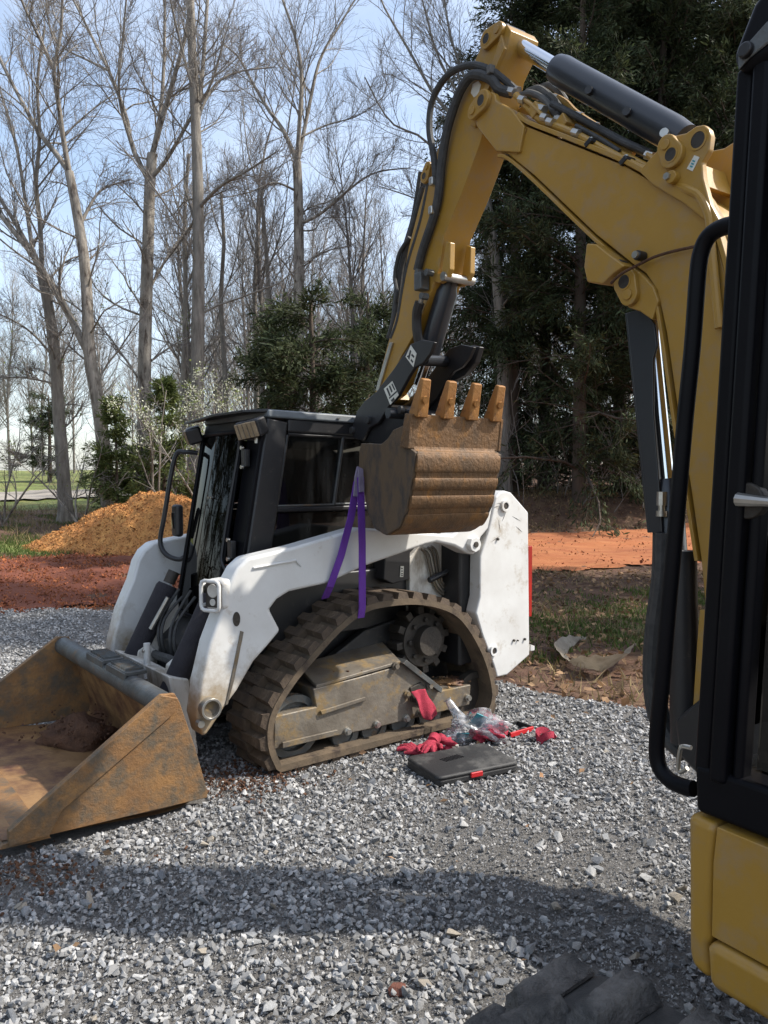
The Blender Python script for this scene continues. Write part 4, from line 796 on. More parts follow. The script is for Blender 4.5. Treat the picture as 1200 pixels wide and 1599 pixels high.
vs += [(s, B0 + .022, z) for s, z in off] + [(s, B1 - .022, z) for s, z in off]; fs = []
for i in range(n - 1): fs += [(i, i + 1, n + i + 1, n + i), (2 * n + i, 3 * n + i, 3 * n + i + 1, 2 * n + i + 1)]
fs += [(0, n, 3 * n, 2 * n), (n - 1, 3 * n - 1, 4 * n - 1, 2 * n - 1)]
sh.add(vs, fs).build('shell', M['rust_in'], bt, angle=50)
ce = MB(); ce.prism([(tip_s - .04, zt0 - .008), (tip_s + .16, zt0 - .014), (tip_s + .14, zt0 + .018), (tip_s - .02, zt0 + .012)], B0 - .004, B1 + .004); ce.build('cutting_edge', M['rust'], bt, .003)
tb_ = MB(); zt = (topb[1] + back_top[1]) / 2 - .055; stt = (topb[0] + back_top[0]) / 2 + .0
tb_.tube([(stt, B0 + .02, zt), (stt, B1 - .02, zt)], .052, 24); tb_.build('top_rail', M['grey_steel'], bt)
for (wa, wb2) in ((.35, .62), (.68, .95)):
    pl = MB(); pl.box((stt + .02, (wa + wb2) / 2, zt + .06), (.11, wb2 - wa, .02)); s_ = pl.build('step_plate', M['grey_steel'], bt, .004)
    for k in range(9): MB().box((stt + .02, wa + .03 + k * (wb2 - wa - .06) / 8, zt + .075), (.09, .008, .012)).build('step_tread', M['grey_steel'], s_)
    MB().box((stt - .035, (wa + wb2) / 2, zt + .02), (.012, wb2 - wa, .09)).build('step_face', M['grey_steel'], s_, .003)
def reinf(w0, w1):
    q = [(side[1][0] + .0, side[1][1] - .0), side[2], (side[3][0] + .01, side[3][1] - .02), (side[2][0] + .06, side[2][1] - .09), (side[1][0] + .2, side[0][1] + .09), (side[8][0], side[8][1] + .002), (side[0][0], side[0][1] + .002)]
    return MB().prism(q, w0, w1)
reinf(B0 - .016, B0 + .002).build('side_reinforcement', M['rust'], bt, .004)
reinf(B1 - .002, B1 + .016).build('side_reinforcement', M['rust'], bt, .004)
for w in (.25, .72, 1.2): MB().prism([(-1.09, .1), (-1.06, .16), (-1.15, .46), (-1.19, .46), (-1.13, .2)], w, w + .03).build('back_rib', M['grey_steel'], bt, .003)
# --- cab
CL, CR = .33, 1.12
def fs_(z): return -.56 - .175 * (1.85 - z)     # sloping front plane
zt_, zb_ = 1.86, .62
cabroot = thing('cab', '', ''); del cabroot['label']; del cabroot['category']; cabroot.parent = ldr; cabroot['label'] = 'black enclosed cab with tinted glass'
rear_s = .52
# corner posts and rails, left and right sides as pressed panels round a window opening
def side_frame(w0, w1):
    b = MB(); t = .075
    b.prism([(fs_(zt_) + .0, zt_), (fs_(zb_), zb_), (fs_(zb_) + .15, zb_), (fs_(1.35) + .15, 1.35), (fs_(zt_) + .13, zt_ - .02)], w0, w1)
    b.prism([(fs_(zt_) + .13, zt_), (rear_s, zt_ - .01), (rear_s, zt_ - .085), (fs_(zt_) + .13, zt_ - .075)], w0 + .003, w1 - .003)
    b.prism([(rear_s, zt_), (rear_s - .1, zt_), (rear_s - .1, .85), (rear_s, .85)], w0 + .002, w1 - .002)
    b.prism([(fs_(1.36) + .12, 1.372), (rear_s - .05, 1.372), (rear_s - .05, 1.34), (fs_(1.34) + .12, 1.34)], w0 + .005, w1 - .005)
    b.prism([(fs_(zb_) + .1, .98), (rear_s - .05, .98), (rear_s - .05, zb_), (fs_(zb_) + .1, zb_)], w0 + .005, w1 - .005)
    return b
lf = side_frame(CL, CL + .06).build('side_frame', M['black'], cabroot, .012, 3)
side_frame(CR - .06, CR).build('side_frame', M['black'], cabroot, .012, 3)
def side_glass(w):
    for nm, q in (('window_pane', [(fs_(1.785) + .14, 1.775), (-.052, 1.775), (-.118, 1.38), (fs_(1.38) + .14, 1.38)]), ('window_pane', [(-.034, 1.775), (rear_s - .1, 1.775), (rear_s - .1, 1.38), (-.1, 1.38)]), ('lower_pane', [(fs_(1.33) + .14, 1.335), (rear_s - .1, 1.335), (rear_s - .1, .985), (fs_(1.) + .14, .985)])):
        MB().prism(q, w, w + .006).build(nm, M['glass_side'], cabroot)
side_glass(CL + .03); side_glass(CR - .036)
gm = MB()
def bar(b, p, q, w, r=.008): b.tube([(p[0], w, p[1]), (q[0], w, q[1])], r, 8)
for p, q in (((fs_(1.785) + .15, 1.775), (rear_s - .1, 1.775)), ((fs_(1.78) + .148, 1.77), (fs_(1.38) + .148, 1.38)), ((-.043, 1.775), (-.11, 1.38))): bar(gm, p, q, CL + .022, .011)
gm.build('window_gasket', M['black'], lf)
al = MB(); bar(al, (-.11, 1.381), (rear_s - .1, 1.381), CL + .02, .007); bar(al, (-.052, 1.77), (-.118, 1.385), CL + .016, .005); bar(al, (fs_(1.38) + .15, 1.376), (-.12, 1.378), CL + .012, .006); al.build('window_track', M['grey_steel'], lf)
# roof with visor
rf = MB(); zr = 1.86
rf.add([(-.56, CL - .01, zr), (rear_s + .03, CL - .01, zr - .01), (rear_s + .03, CR + .01, zr - .01), (-.56, CR + .01, zr), (-.56, CL - .005, zr + .045), (rear_s + .02, CL, zr + .04), (rear_s + .02, CR, zr + .04), (-.56, CR + .005, zr + .045)], [(0, 3, 2, 1), (4, 5, 6, 7), (0, 1, 5, 4), (1, 2, 6, 5), (2, 3, 7, 6), (3, 0, 4, 7)])
roof = rf.build('roof', M['roof'], cabroot, .012, 3)
vz = MB(); vz.add([(-.555, CL + .0, zr + .047), (-.555, CR - .0, zr + .047), (-.69, CR + .02, zr + .014), (-.70, .5 * (CL + CR), zr + .036), (-.67, CL + .08, zr + .04), (-.555, CL + .0, zr + .03), (-.555, CR - .0, zr + .03), (-.69, CR + .02, zr), (-.70, .5 * (CL + CR), zr + .022), (-.67, CL + .08, zr + .026)], [(0, 1, 2, 3, 4), (9, 8, 7, 6, 5), (0, 4, 9, 5), (4, 3, 8, 9), (3, 2, 7, 8), (2, 1, 6, 7), (1, 0, 5, 6)]); vz.build('visor', M['black'], roof, .003)
for k in range(5): MB().box((-.1 + k * .13, CL - .012, zr + .018), (.018, .006, .008)).build('roof_bolt', M['bright'], roof)
# front door
hd = MB(); hd.prism([(fs_(zt_) - .01, zt_), (fs_(zt_ - .08) - .012, zt_ - .08), (fs_(zt_ - .08) + .04, zt_ - .08), (fs_(zt_) + .05, zt_)], CL + .06, CR - .06); hd.build('door_header', M['black_dusty'], cabroot, .01)
zd0, zd1 = .74, 1.79
dg = MB(); ny = 8; curve = lambda w: -.05 * (1 - ((w - .725) / .36) ** 2)
vs = []
for zz in (zd0, 1.1, 1.45, zd1):
    for k in range(ny + 1): w = CL + .17 + (CR - .05 - CL - .17) * k / ny; vs.append((fs_(zz) - .012 + curve(w), w, zz))
m_ = len(vs); vs += [(s + .008, w, z) for s, w, z in vs]; fs = []
for r0 in range(3):
    for k in range(ny): i = r0 * (ny + 1) + k; fs += [(i, i + 1, i + ny + 2, i + ny + 1), (m_ + i, m_ + i + ny + 1, m_ + i + ny + 2, m_ + i + 1)]
dgl = dg.add(vs, fs).build('door_pane', M['glass'], cabroot)
dfr = MB()
for w in (CL + .17, CR - .05): dfr.tube([(fs_(z) - .018 + curve(w), w, z) for z in (zd0, 1.1, 1.45, zd1)], .012, 8)
for z in (zd0, zd1): dfr.tube([(fs_(z) - .018 + curve(CL + .17 + (CR - .22 - CL) * k / ny), CL + .17 + (CR - .22 - CL) * k / ny, z) for k in range(ny + 1)], .012, 8)
door = dfr.build('door_frame', M['cabblack'], cabroot)
hp = MB(); hp.prism([(fs_(zd1) - .02, zd1), (fs_(.7) - .02, .7), (fs_(.7) + .03, .7), (fs_(zd1) + .03, zd1)], CL + .012, CL + .168); hp.build('hinge_panel', M['cabblack'], cabroot, .008)
for z in (1.64, 1.14):
    h_ = MB(); h_.box((fs_(z) - .045, CL + .1, z), (.035, .05, .10)); hh = h_.build('door_hinge', M['black'], door, .008)
    for dz in (.055, -.05): MB().cyl((fs_(z) - .06, CL + .1, z + dz), (fs_(z) - .075, CL + .1, z + dz), .011, 12).build('hinge_bolt', M['bright'], hh)
gb = MB(); gb.tube([tuple(p) for p in spline([(fs_(1.74) - .02, CL + .06, 1.74), (fs_(1.74) - .06, CL + .09, 1.745), (fs_(1.72) - .065, CL + .15, 1.74), (fs_(1.68) - .065, CL + .165, 1.66), (fs_(1.4) - .065, CL + .17, 1.4), (fs_(1.15) - .065, CL + .172, 1.15), (fs_(1.08) - .065, CL + .16, 1.07), (fs_(1.03) - .05, CL + .1, 1.02), (fs_(1.02) - .02, CL + .06, 1.02)], 4)], .009, 8); gb.build('door_grab_bar', M['black'], door)
for w in (.72, .75): MB().cyl((fs_(1.42) - .065, w, 1.42), (fs_(1.42) - .08, w, 1.42), .007, 10).build('wiper_bolt', M['bright'], dgl)
# lower front decal panel (green print under the glass)
lpn = MB(); lpn.prism([(fs_(.73) - .02, .73), (fs_(.73) - .12, .42), (fs_(.73) - .05, .40), (fs_(.73) + .05, .7)], .55, CR - .06); lpn.build('lower_door_panel', M['black_dusty'], cabroot, .01)
dn = MB(); nrm = Vector((-.31, 0, .1)).normalized()
def on_low(w, t, e=.004): s = fs_(.73) - .02 + (-.10) * t; z = .73 - .31 * t; return (s - e, w, z + e * .3)
def low_quad(b, w0, w1, t0, t1, e): b.add([on_low(w0, t0, e), on_low(w1, t0, e), on_low(w1, t1, e), on_low(w0, t1, e), on_low(w0, t0, e - .002), on_low(w1, t0, e - .002), on_low(w1, t1, e - .002), on_low(w0, t1, e - .002)], [(0, 1, 2, 3), (7, 6, 5, 4), (0, 4, 5, 1), (1, 5, 6, 2), (2, 6, 7, 3), (3, 7, 4, 0)])
low_quad(dn, .72, .86, .18, .56, .005); dec = dn.build('green_decal', M['decal_green'], cabroot)
dp = MB()
for k, (a, b, c, d) in enumerate(((.832, .848, .24, .28), (.812, .828, .24, .38), (.79, .806, .24, .27), (.79, .806, .31, .34), (.765, .784, .24, .38), (.74, .758, .26, .38), (.735, .85, .46, .48))): low_quad(dp, a, b, c, d, .008)
dp.build('decal_print', M['decal_pale'], dec)
# work lights under the visor
for w, lm in ((CL + .05, 'lens_dirty'), (CR - .0, 'lens_dirty')):
    Mr = Matrix.Rotation(R_(-20), 3, 'Y') @ Matrix.Rotation(R_(25 if w < .7 else -25), 3, 'Z')
    lt = MB(); lt.box((-.63, w, 1.80), (.09, .16, .10), Mr); l_ = lt.build('work_light', M['black'], cabroot, .015)
    fp = Mr @ Vector((-.05, 0, 0)); MB().box((-.63 + fp.x, w + fp.y, 1.80 + fp.z), (.012, .14, .085), Mr).build('lens', M[lm], l_, .004)
    for k in (-.045, -.015, .015, .045):
        q = Mr @ Vector((-.058, k, 0)); MB().box((-.63 + q.x, w + q.y, 1.80 + q.z), (.004, .003, .08), Mr).build('lens_rib', M['steel'], l_)
    MB().cyl((-.60, w, 1.72), (-.60, w, 1.75), .014, 12).build('lamp_bolt', M['bright'], l_)
# grab rail and mirror on the far side
gr = MB(); q = [(-.6, CR + .02, 1.69), (-.67, CR + .05, 1.695), (-.72, CR + .09, 1.66), (-.78, CR + .12, 1.3), (-.8, CR + .14, 1.14), (-.78, CR + .1, 1.06), (-.72, CR + .04, 1.03), (-.68, CR, 1.06)]
gr.tube([tuple(p) for p in spline(q, 5)], .015, 10); gr.build('grab_rail', M['black'], cabroot)
mh = MB(); mh.box((-.72, CR + .06, 1.27), (.05, .09, .2)); mo = mh.build('mirror', M['black'], cabroot, .02, 3); MB().box((-.748, CR + .06, 1.27), (.004, .05, .1)).build('mirror_glass', M['chrome'], mo)
# interior: seat, bars
MB().prism([(-.1, .75), (.3, .75), (.38, 1.45), (.3, 1.5), (.22, 1.0), (-.08, .95)], .5, .95).build('seat', M['black'], cabroot, .04, 3)
MB().prism([(rear_s - .06, .85), (rear_s - .06, zt_), (rear_s, zt_), (rear_s, .85)], CL + .06, CR - .06).build('rear_wall', M['black'], cabroot)
MB().prism([(-.6, .62), (rear_s, .62), (rear_s, .8), (-.6, .8)], CL + .06, CR - .06).build('cab_floor', M['black'], cabroot)
sc_ = MB()
for k in range(14): s_ = -.42 + k * .06; sc_.tube([(s_, CL + .06, 1.0), (s_, CL + .06, 1.78)], .003, 4)
for k in range(14): z_ = 1.02 + k * .058; sc_.tube([(-.45, CL + .06, z_), (.42, CL + .06, z_)], .003, 4)
sc_.build('side_screen', M['black'], cabroot)
# mud on the beam
def lump(c, d, seed, sub=3, amp=.25):
    r = np.random.default_rng(seed); bm = bmesh.new(); bmesh.ops.create_icosphere(bm, subdivisions=sub, radius=1.)
    ph = r.uniform(0, 6, 9)
    for v in bm.verts:
        p = v.co; k = 1 + amp * (math.sin(p.x * 4 + ph[0]) * math.cos(p.y * 3.4 + ph[1]) + .6 * math.sin(p.z * 6 + ph[2] + p.x * 5) + .45 * math.sin(p.x * 11 + ph[3]) * math.sin(p.y * 12 + ph[4]) + .3 * math.sin(p.z * 17 + p.y * 15 + ph[5]))
        v.co = Vector((p.x * d[0] * k + c[0], p.y * d[1] * k + c[1], p.z * d[2] * k + c[2]))
    me = bpy.data.meshes.new('lump'); bm.to_mesh(me); bm.free(); me.shade_smooth(); return me
def clump(name, c, d, seed, m, parent=None, bits=0, amp=.25):
    me = lump(c, d, seed, 3, amp); o = link(name, me, m, parent)
    if bits:
        r = np.random.default_rng(seed + 1); p = np.array(c) + r.normal(0, .5, (bits, 3)) * np.array([d[0], d[1], 0]) * 1.3 + np.array([0, 0, d[2] * .5]); p[:, 2] += r.uniform(-.5, .55, bits) * d[2]
        link('crumbs', scatter('crumbs', p, r.uniform(.008, .03, bits), var, r, .8), m, o, 'stuff')
    return o
s, z = SK(533, 1050, .25)
clump('mud_clump', (s, .24, z - .0), (.12, .09, .05), 3, M['mud'], ldr, 160)
s, z = SK(700, 1066, .15); clump('mud_clump', (s + .03, .16, z), (.1, .09, .018), 5, M['rust_in'], ldr, 60)

# ================================================================== excavator
exc = thing('excavator', 'yellow mini excavator at the picture edge, its boom reaching over the loader', 'excavator', tuple(XO), math.pi / 2 + XT)
BW = .115
# --- boom
main_px = [(777, 237), (790, 239), (832, 273), (928, 365), (985, 411), (1006, 426), (1024, 453), (1038, 518), (1058, 658), (1075, 755), (1092, 873), (1100, 960), (1150, 960), (1152, 800), (1142, 520), (1130, 430), (1118, 384), (1104, 346), (1070, 315), (1020, 285), (970, 256), (820, 196), (803, 190)]
mp_ = EXL(main_px, BW); boom = MB().prism(mp_, -BW + .012, BW - .012).build('boom', M['yellow'], exc, .004)
# flanges standing proud along the top and bottom edges
def flange(px, t, name='boom_flange', y0=-BW, y1=BW):
    q = [np.array(EX(x, y, BW)) for x, y in px]; q = [np.array(p) for p in spline(q, 4)]; n = len(q); b = MB(); vs = []; fs = []
    for i in range(n):
        d = q[min(i + 1, n - 1)] - q[max(i - 1, 0)]; d /= np.linalg.norm(d); o = np.array([-d[1], d[0]]) * t
        for p, y in ((q[i], y0), (q[i], y1), (q[i] + o, y1), (q[i] + o, y0)): vs.append((p[0], y, p[1]))
    for i in range(n - 1):
        for k in range(4): fs.append((i * 4 + k, i * 4 + (k + 1) % 4, i * 4 + 4 + (k + 1) % 4, i * 4 + 4 + k))
    fs += [(0, 1, 2, 3), (n * 4 - 1, n * 4 - 2, n * 4 - 3, n * 4 - 4)]; return b.add(vs, fs).build(name, M['yellow'], boom, .003)
flange([(806, 180), (822, 193), (880, 216), (970, 253), (1020, 281), (1072, 311), (1106, 343), (1121, 384), (1132, 430), (1144, 520)], -.018)
flange([(777, 240), (792, 243), (832, 277), (928, 369), (985, 415), (1005, 429), (1022, 455), (1035, 520), (1055, 660), (1072, 758), (1090, 876)], .014)
tipb = MB(); tip_px = [(745, 196), (742, 178), (748, 160), (758, 150), (768, 143), (773, 145), (776, 157), (801, 171), (820, 197), (812, 238), (776, 236)]
tpp = EXL(tip_px, BW); tb1 = MB().prism(tpp, BW - .028, BW + .004).build('boom_fork', M['yellow'], boom, .006); MB().prism(tpp, -BW - .004, -BW + .028).build('boom_fork', M['yellow'], boom, .006)
cpx = EXL([(801, 172), (820, 197), (812, 239), (790, 238)], BW); MB().prism(cpx, -BW + .03, BW - .03).build('boom_tip_block', M['yellow'], boom, .004)
def boss(c, c2, Y, r, name, parent, m=None, out=1, hole=True, th=.022):
    """flattened oval boss with a bore at c and a bolt pad at c2 (pixels), on the face at Y"""
    a = EX(*c, Y); b = EX(*c2, Y); mm = m or M['yellow']; d = np.array(b) - np.array(a); ang = math.atan2(d[1], d[0]); L_ = np.linalg.norm(d); poly = []
    for k in range(13): t = ang + math.pi / 2 + math.pi * k / 12; poly.append((a[0] + r * math.cos(t), a[1] + r * math.sin(t)))
    for k in range(13): t = ang - math.pi / 2 + math.pi * k / 12; poly.append((b[0] + r * .8 * math.cos(t), b[1] + r * .8 * math.sin(t)))
    o = MB().prism(poly, Y - .004 * out, Y + th * out).build(name, mm, parent, .005, 3)
    if hole: MB().cyl((a[0], Y + (th - .002) * out, a[1]), (a[0], Y + (th + .001) * out, a[1]), r * .52, 20).build('bore', M['steel_dark'], o); MB().ring((a[0], Y + (th - .001) * out, a[1]), (0, out, 0), r * .62, r * .5, .003, 24).build('bore_rim', mm, o)
    MB().cyl((b[0], Y + (th - .002) * out, b[1]), (b[0], Y + (th + .006) * out, b[1]), r * .4, 16).build('pin_retainer', mm, o, .002)
    return o
boss((757, 158), (744, 174), BW + .005, .048, 'pin_boss', boom)
seam = MB(); seam.prism(EXL([(818, 200), (821, 200), (806, 239), (803, 239)], BW), BW - .014, BW - .006); seam.build('weld_seam', M['yellow_dirty'], boom)
# cylinder ears on the elbow
ear_px = [(1000, 268), (1010, 256), (1035, 228), (1047, 214), (1074, 208), (1090, 197), (1102, 195), (1110, 202), (1113, 213), (1110, 235), (1099, 254), (1101, 278), (1112, 319), (1128, 348), (1110, 350), (1070, 318), (1022, 289)]
ep = EXL(ear_px, BW); ear = MB().prism(ep, BW - .02, BW + .008).build('cylinder_ear', M['yellow'], boom, .006, 3); MB().prism(ep, -BW - .008, -BW + .02).build('cylinder_ear', M['yellow'], boom, .006, 3)
a_, b_ = EX(1093, 219, BW); MB().cyl((a_, BW + .004, b_), (a_, BW + .0095, b_), .027, 24).build('bore', M['steel_dark'], ear); MB().ring((a_, BW + .004, b_), (0, 1, 0), .034, .027, .007, 24).build('bore_rim', M['yellow'], ear)
boss((1054, 243), (1046, 228), BW + .008, .045, 'pin_boss', ear)
dc = MB(); dc.prism(EXL([(1085, 242), (1093, 245), (1082, 267), (1073, 263)], BW + .01), BW + .008, BW + .0105); dl = dc.build('sticker', M['decal'], ear)
dk = MB()
for t in (0, .3, .6): dk.prism(EXL([(1082 - 3 * t * 2, 249 + 9 * t * 1.6), (1086 - 3 * t * 2, 250.5 + 9 * t * 1.6), (1085 - 3 * t * 2, 253 + 9 * t * 1.6), (1081 - 3 * t * 2, 251.5 + 9 * t * 1.6)], BW + .012), BW + .0104, BW + .0112)
dk.build('sticker_print', M['teal'], dl)
cx_ = EX(1108, 285, 0); MB().prism(EXL([(1098, 262), (1112, 300), (1120, 296), (1108, 260)], 0), -BW + .02, BW - .02).build('ear_spacer', M['yellow'], boom, .003)
bs = EX(1057, 279, BW); b = MB(); b.cyl((bs[0], BW, bs[1]), (bs[0], BW + .035, bs[1]), .022, 16); b.build('line_clamp', M['yellow'], boom, .003); MB().cyl((bs[0] + .01, BW + .03, bs[1] + .004), (bs[0] + .01, BW + .045, bs[1] + .004), .013, 6).build('bolt', M['bright'], boom)
# stop block, cylinder boss under the elbow, cord with clips
MB().prism(EXL([(930, 383), (926, 420), (931, 443), (955, 446), (972, 430), (990, 418), (960, 396), (945, 384)], BW), BW - .02, BW + .05).build('work_light_bracket', M['yellow'], boom, .006)
MB().prism(EXL([(970, 430), (972, 460), (982, 480), (1000, 486), (1020, 500), (1030, 470), (1022, 448), (1000, 424)], BW), -BW + .012, BW + .004).build('cylinder_lug', M['yellow'], boom, .006)
boss((981, 441), (987, 461), BW + .004, .05, 'pin_boss', boom)
cord = [EX3(*p) for p in ((1095, 383, BW + .02), (1070, 388, BW + .012), (1045, 394, BW + .012), (1020, 402, BW + .018), (1000, 412, BW + .02), (980, 422, BW + .055), (965, 432, BW + .058), (955, 442, BW + .05))]
MB().tube([tuple(p) for p in spline(cord, 5)], .0055, 8).build('lamp_cord', M['mud'], boom)
for (x, y) in ((1003, 400), (974, 414)): q = EX(x, y, BW); MB().cyl((q[0], BW - .01, q[1]), (q[0], BW + .03, q[1]), .018, 14).build('cord_clip', M['black'], boom, .003); MB().cyl((q[0], BW + .03, q[1]), (q[0], BW + .042, q[1]), .013, 12).build('clip_bolt', M['bright'], boom)
# hard lines along the boom top and down its back
def line3(pts, r, name, m, parent, n=5, seg=10): return MB().tube([tuple(p) for p in spline([EX3(*p) for p in pts], n)], r, seg).build(name, m, parent)
line3([(806, 148, .085), (822, 165, .085), (846, 188, .085), (893, 206, .085), (970, 247, .085), (1050, 284, .105), (1078, 297, .12), (1094, 307, .12), (1108, 338, .12), (1112, 386, .12), (1118, 450, .12), (1124, 512, .12)], .015, 'hard_line', M['yellow'], boom)
line3([(838, 178, .05), (880, 198, .05), (970, 240, .05), (1062, 288, .06), (1098, 302, .07), (1126, 346, .07), (1136, 386, .07), (1136, 470, .07)], .015, 'hard_line', M['yellow'], boom)
line3([(806, 146, .02), (818, 152, .02), (838, 168, .02), (870, 180, .02), (930, 212, .02), (990, 240, .02)], .011, 'hard_line', M['yellow'], boom)
line3([(842, 163, .03), (852, 168, .03), (860, 182, .03), (870, 198, .03)], .009, 'hard_line', M['yellow'], boom)
line3([(905, 192, .0), (918, 200, .0), (928, 214, .0), (960, 228, .0), (985, 244, .0)], .011, 'hard_line', M['yellow'], boom)
for (x, y, Y) in ((888, 194, .04), (845, 175, .06)):
    c = EX3(x, y, Y); Mr = Matrix.Rotation(R_(28), 3, 'Y'); MB().box(c, (.05, .09, .055), Mr).build('line_block', M['yellow'], boom, .005)
for (x, y, Y) in ((800, 143, .06), (806, 140, .03), (874, 186, .03), (897, 188, .01), (846, 170, .085)):
    c = np.array(EX3(x, y, Y)); d_ = np.array([-.03, 0, -.018]); MB().cyl(tuple(c - d_ * .6), tuple(c + d_ * .6), .019, 6).build('hose_fitting', M['bright'], boom)
# --- stick cylinder
ca, cb, cc = np.array([1.092, 0, 3.522]), np.array([.79, 0, 3.262]), np.array([.165, 0, 2.735])
d1 = (cc - cb) / np.linalg.norm(cc - cb)
sc1 = MB(); sc1.tube([tuple(cb - d1 * .012), tuple(cb + d1 * .03), tuple(cb + d1 * .09), tuple(cc - d1 * .07), tuple(cc)], [.058, .064, .062, .062, .055], 28); bar1 = sc1.build('stick_cylinder', M['cyl_black'], exc)
MB().cyl(tuple(ca), tuple(cb), .034, 24).build('cylinder_rod', M['chrome'], bar1)
MB().cyl((ca[0] + .01, -.06, ca[2] + .01), (ca[0] + .01, .06, ca[2] + .01), .055, 24).build('rod_eye', M['black'], bar1, .004)
MB().cyl((ca[0] + .03, .0, ca[2] + .05), (ca[0] + .035, 0, ca[2] + .085), .018, 10).build('grease_nipple', M['black'], bar1)
for t, Y in ((.33, .05), (.63, .05), (.9, .05)):
    p = cb + (cc - cb) * t; MB().cyl((p[0] - .02, Y, p[2] - .03), (p[0] - .03, Y + .03, p[2] - .03), .016, 10).build('port_fitting', M['black'] if t < .8 else M['bright'], bar1)
for k, (o1, o2, r) in enumerate(((.0, .0, .016), (-.04, .01, .014), (.04, .02, .013))):
    pts = [EX3(862, 162, .02 + o1), EX3(890, 176, .02 + o1), EX3(930, 198, .0 + o2), EX3(975, 222, .02 + o1), EX3(1015, 240, .02)]
    MB().tube([tuple(p) for p in spline(pts, 6)], r, 10).build('cylinder_hose', M['hose'], bar1)
# grey jumper hoses at the boom tip
for k, (pts, r) in enumerate(([[(812, 150, .03), (828, 145, .03), (848, 154, .03), (872, 182, .03)], .015], [[(824, 143, -.01), (842, 138, -.01), (862, 152, -.01), (884, 178, -.01)], .015], [[(842, 138, -.05), (858, 133, -.05), (874, 144, -.05), (884, 158, -.05)], .015])):
    line3(pts, r, 'jumper_hose', M['hose_grey'], boom, 6)
for k, (pts, r) in enumerate(([[(812, 152, .1), (826, 160, .1), (838, 170, .1), (850, 182, .1)], .008], [[(838, 150, .0), (852, 150, .0), (868, 166, .0), (880, 178, .0)], .012], [[(866, 150, -.03), (884, 160, -.03), (900, 176, -.03), (930, 196, -.03)], .014], [[(900, 196, .07), (915, 204, .07), (940, 218, .07), (968, 236, .07)], .009], [[(1010, 240, .05), (1022, 250, .07), (1020, 262, .09), (1032, 274, .1)], .012])):
    line3(pts, r, 'small_hose', M['hose'] if k % 2 else M['yellow'], boom, 5, 8)
for (x, y, Y) in ((816, 155, .1), (851, 183, .1), (838, 150, .0), (880, 177, .0), (868, 152, -.03), (905, 180, -.03), (929, 196, -.03), (860, 190, .1), (900, 207, .1), (1015, 243, .05)):
    c = np.array(EX3(x, y, Y)); d_ = np.array([-.022, 0, -.013]); MB().cyl(tuple(c - d_ * .7), tuple(c + d_ * .7), .0165, 6).build('hose_fitting', M['bright'], boom)
for (x, y) in ((930, 226), (985, 254)):
    c = EX3(x, y, .075); MB().box(c, (.035, .09, .02), Matrix.Rotation(R_(28), 3, 'Y')).build('line_clamp', M['black'], boom, .003); MB().cyl((c[0], .1, c[2] + .01), (c[0], .1, c[2] + .022), .009, 6).build('bolt', M['bright'], boom)
# --- stick
SW = .085
stick_px = [(792, 38), (798, 47), (792, 76), (776, 112), (765, 170), (750, 222), (722, 300), (694, 368), (686, 418), (674, 455), (648, 520), (627, 556), (607, 598), (593, 619), (586, 612), (606, 536), (622, 480), (638, 388), (655, 322), (664, 292), (676, 256), (696, 196), (716, 152), (736, 108), (760, 52), (770, 42), (782, 36)]
spx = EXL(stick_px, SW); stick = MB().prism(spx, -SW, SW).build('stick', M['yellow'], exc, .004)
boss((765, 62), (782, 48), SW, .044, 'pin_boss', stick); boss((668, 276), (672, 262), SW, .035, 'pin_boss', stick)
MB().prism(EXL([(786, 52), (792, 76), (776, 112), (745, 200), (738, 196), (770, 110)], SW), SW - .01, SW + .014).build('stick_stiffener', M['yellow'], stick, .004)
oh = MB(); oh.prism(EXL([(739, 131), (748, 126), (752, 132), (748, 146), (741, 152), (736, 145)], SW), SW - .005, SW + .002); oh.build('hose_window', M['decal'], stick)
# cylinder ears beneath the stick
for Y in (SW - .01, -SW + .03):
    q = EXL([(697, 376), (704, 378), (703, 420), (697, 436), (686, 442), (676, 438), (674, 430), (690, 425)], SW); MB().prism(q, Y - .02, Y + .012).build('cylinder_lug', M['yellow'], stick, .005)
pa = EX3(687, 430, SW + .03); MB().cyl((pa[0], SW + .012, pa[2]), (pa[0], -SW - .012, pa[2]), .022, 18).build('cylinder_pin', M['bright'], stick)
# big hose arcs over the joint
line3([(806, 140, .03), (785, 122, .07), (768, 110, .1), (738, 101, .12), (706, 112, .13), (684, 138, .13), (673, 168, .13), (671, 204, .13), (677, 240, .125), (680, 270, .12), (678, 290, .115)], .0165, 'boom_hose', M['hose'], stick, 6)
line3([(800, 145, .05), (780, 139, .08), (768, 124, .1), (748, 116, .12), (734, 120, .12), (720, 140, .12), (709, 168, .12), (698, 206, .12), (690, 254, .115), (685, 305, .11), (677, 340, .11), (661, 388, .11), (652, 422, .11)], .023, 'boom_hose', M['hose'], stick, 6)
for (x, y, Y) in ((770, 110, .1), (679, 284, .12), (678, 329, .115)): c = EX3(x, y, Y); MB().box(c, (.03, .055, .04)).build('hose_sleeve', M['hose_grey'] if y < 200 else M['bright'], stick, .006)
for k, (dx, Y, r) in enumerate(((0, .06, .018), (6, .03, .02), (11, .075, .016), (3, .0, .016), (-4, .04, .012))):
    line3([(661 + dx, 292 - 6 * k, Y), (650 + dx, 336, Y), (640 + dx, 372, Y), (628 + dx, 412, Y), (622 + dx * .8, 452, Y), (616 + dx * .6, 500, Y), (608 + dx * .4, 528, Y)], r, 'stick_hose', M['hose'], stick, 5, 8)
line3([(640, 370, .08), (624, 396, .09), (617, 430, .09), (620, 456, .09), (619, 470, .08)], .011, 'stick_hose', M['hose'], stick, 5, 8)
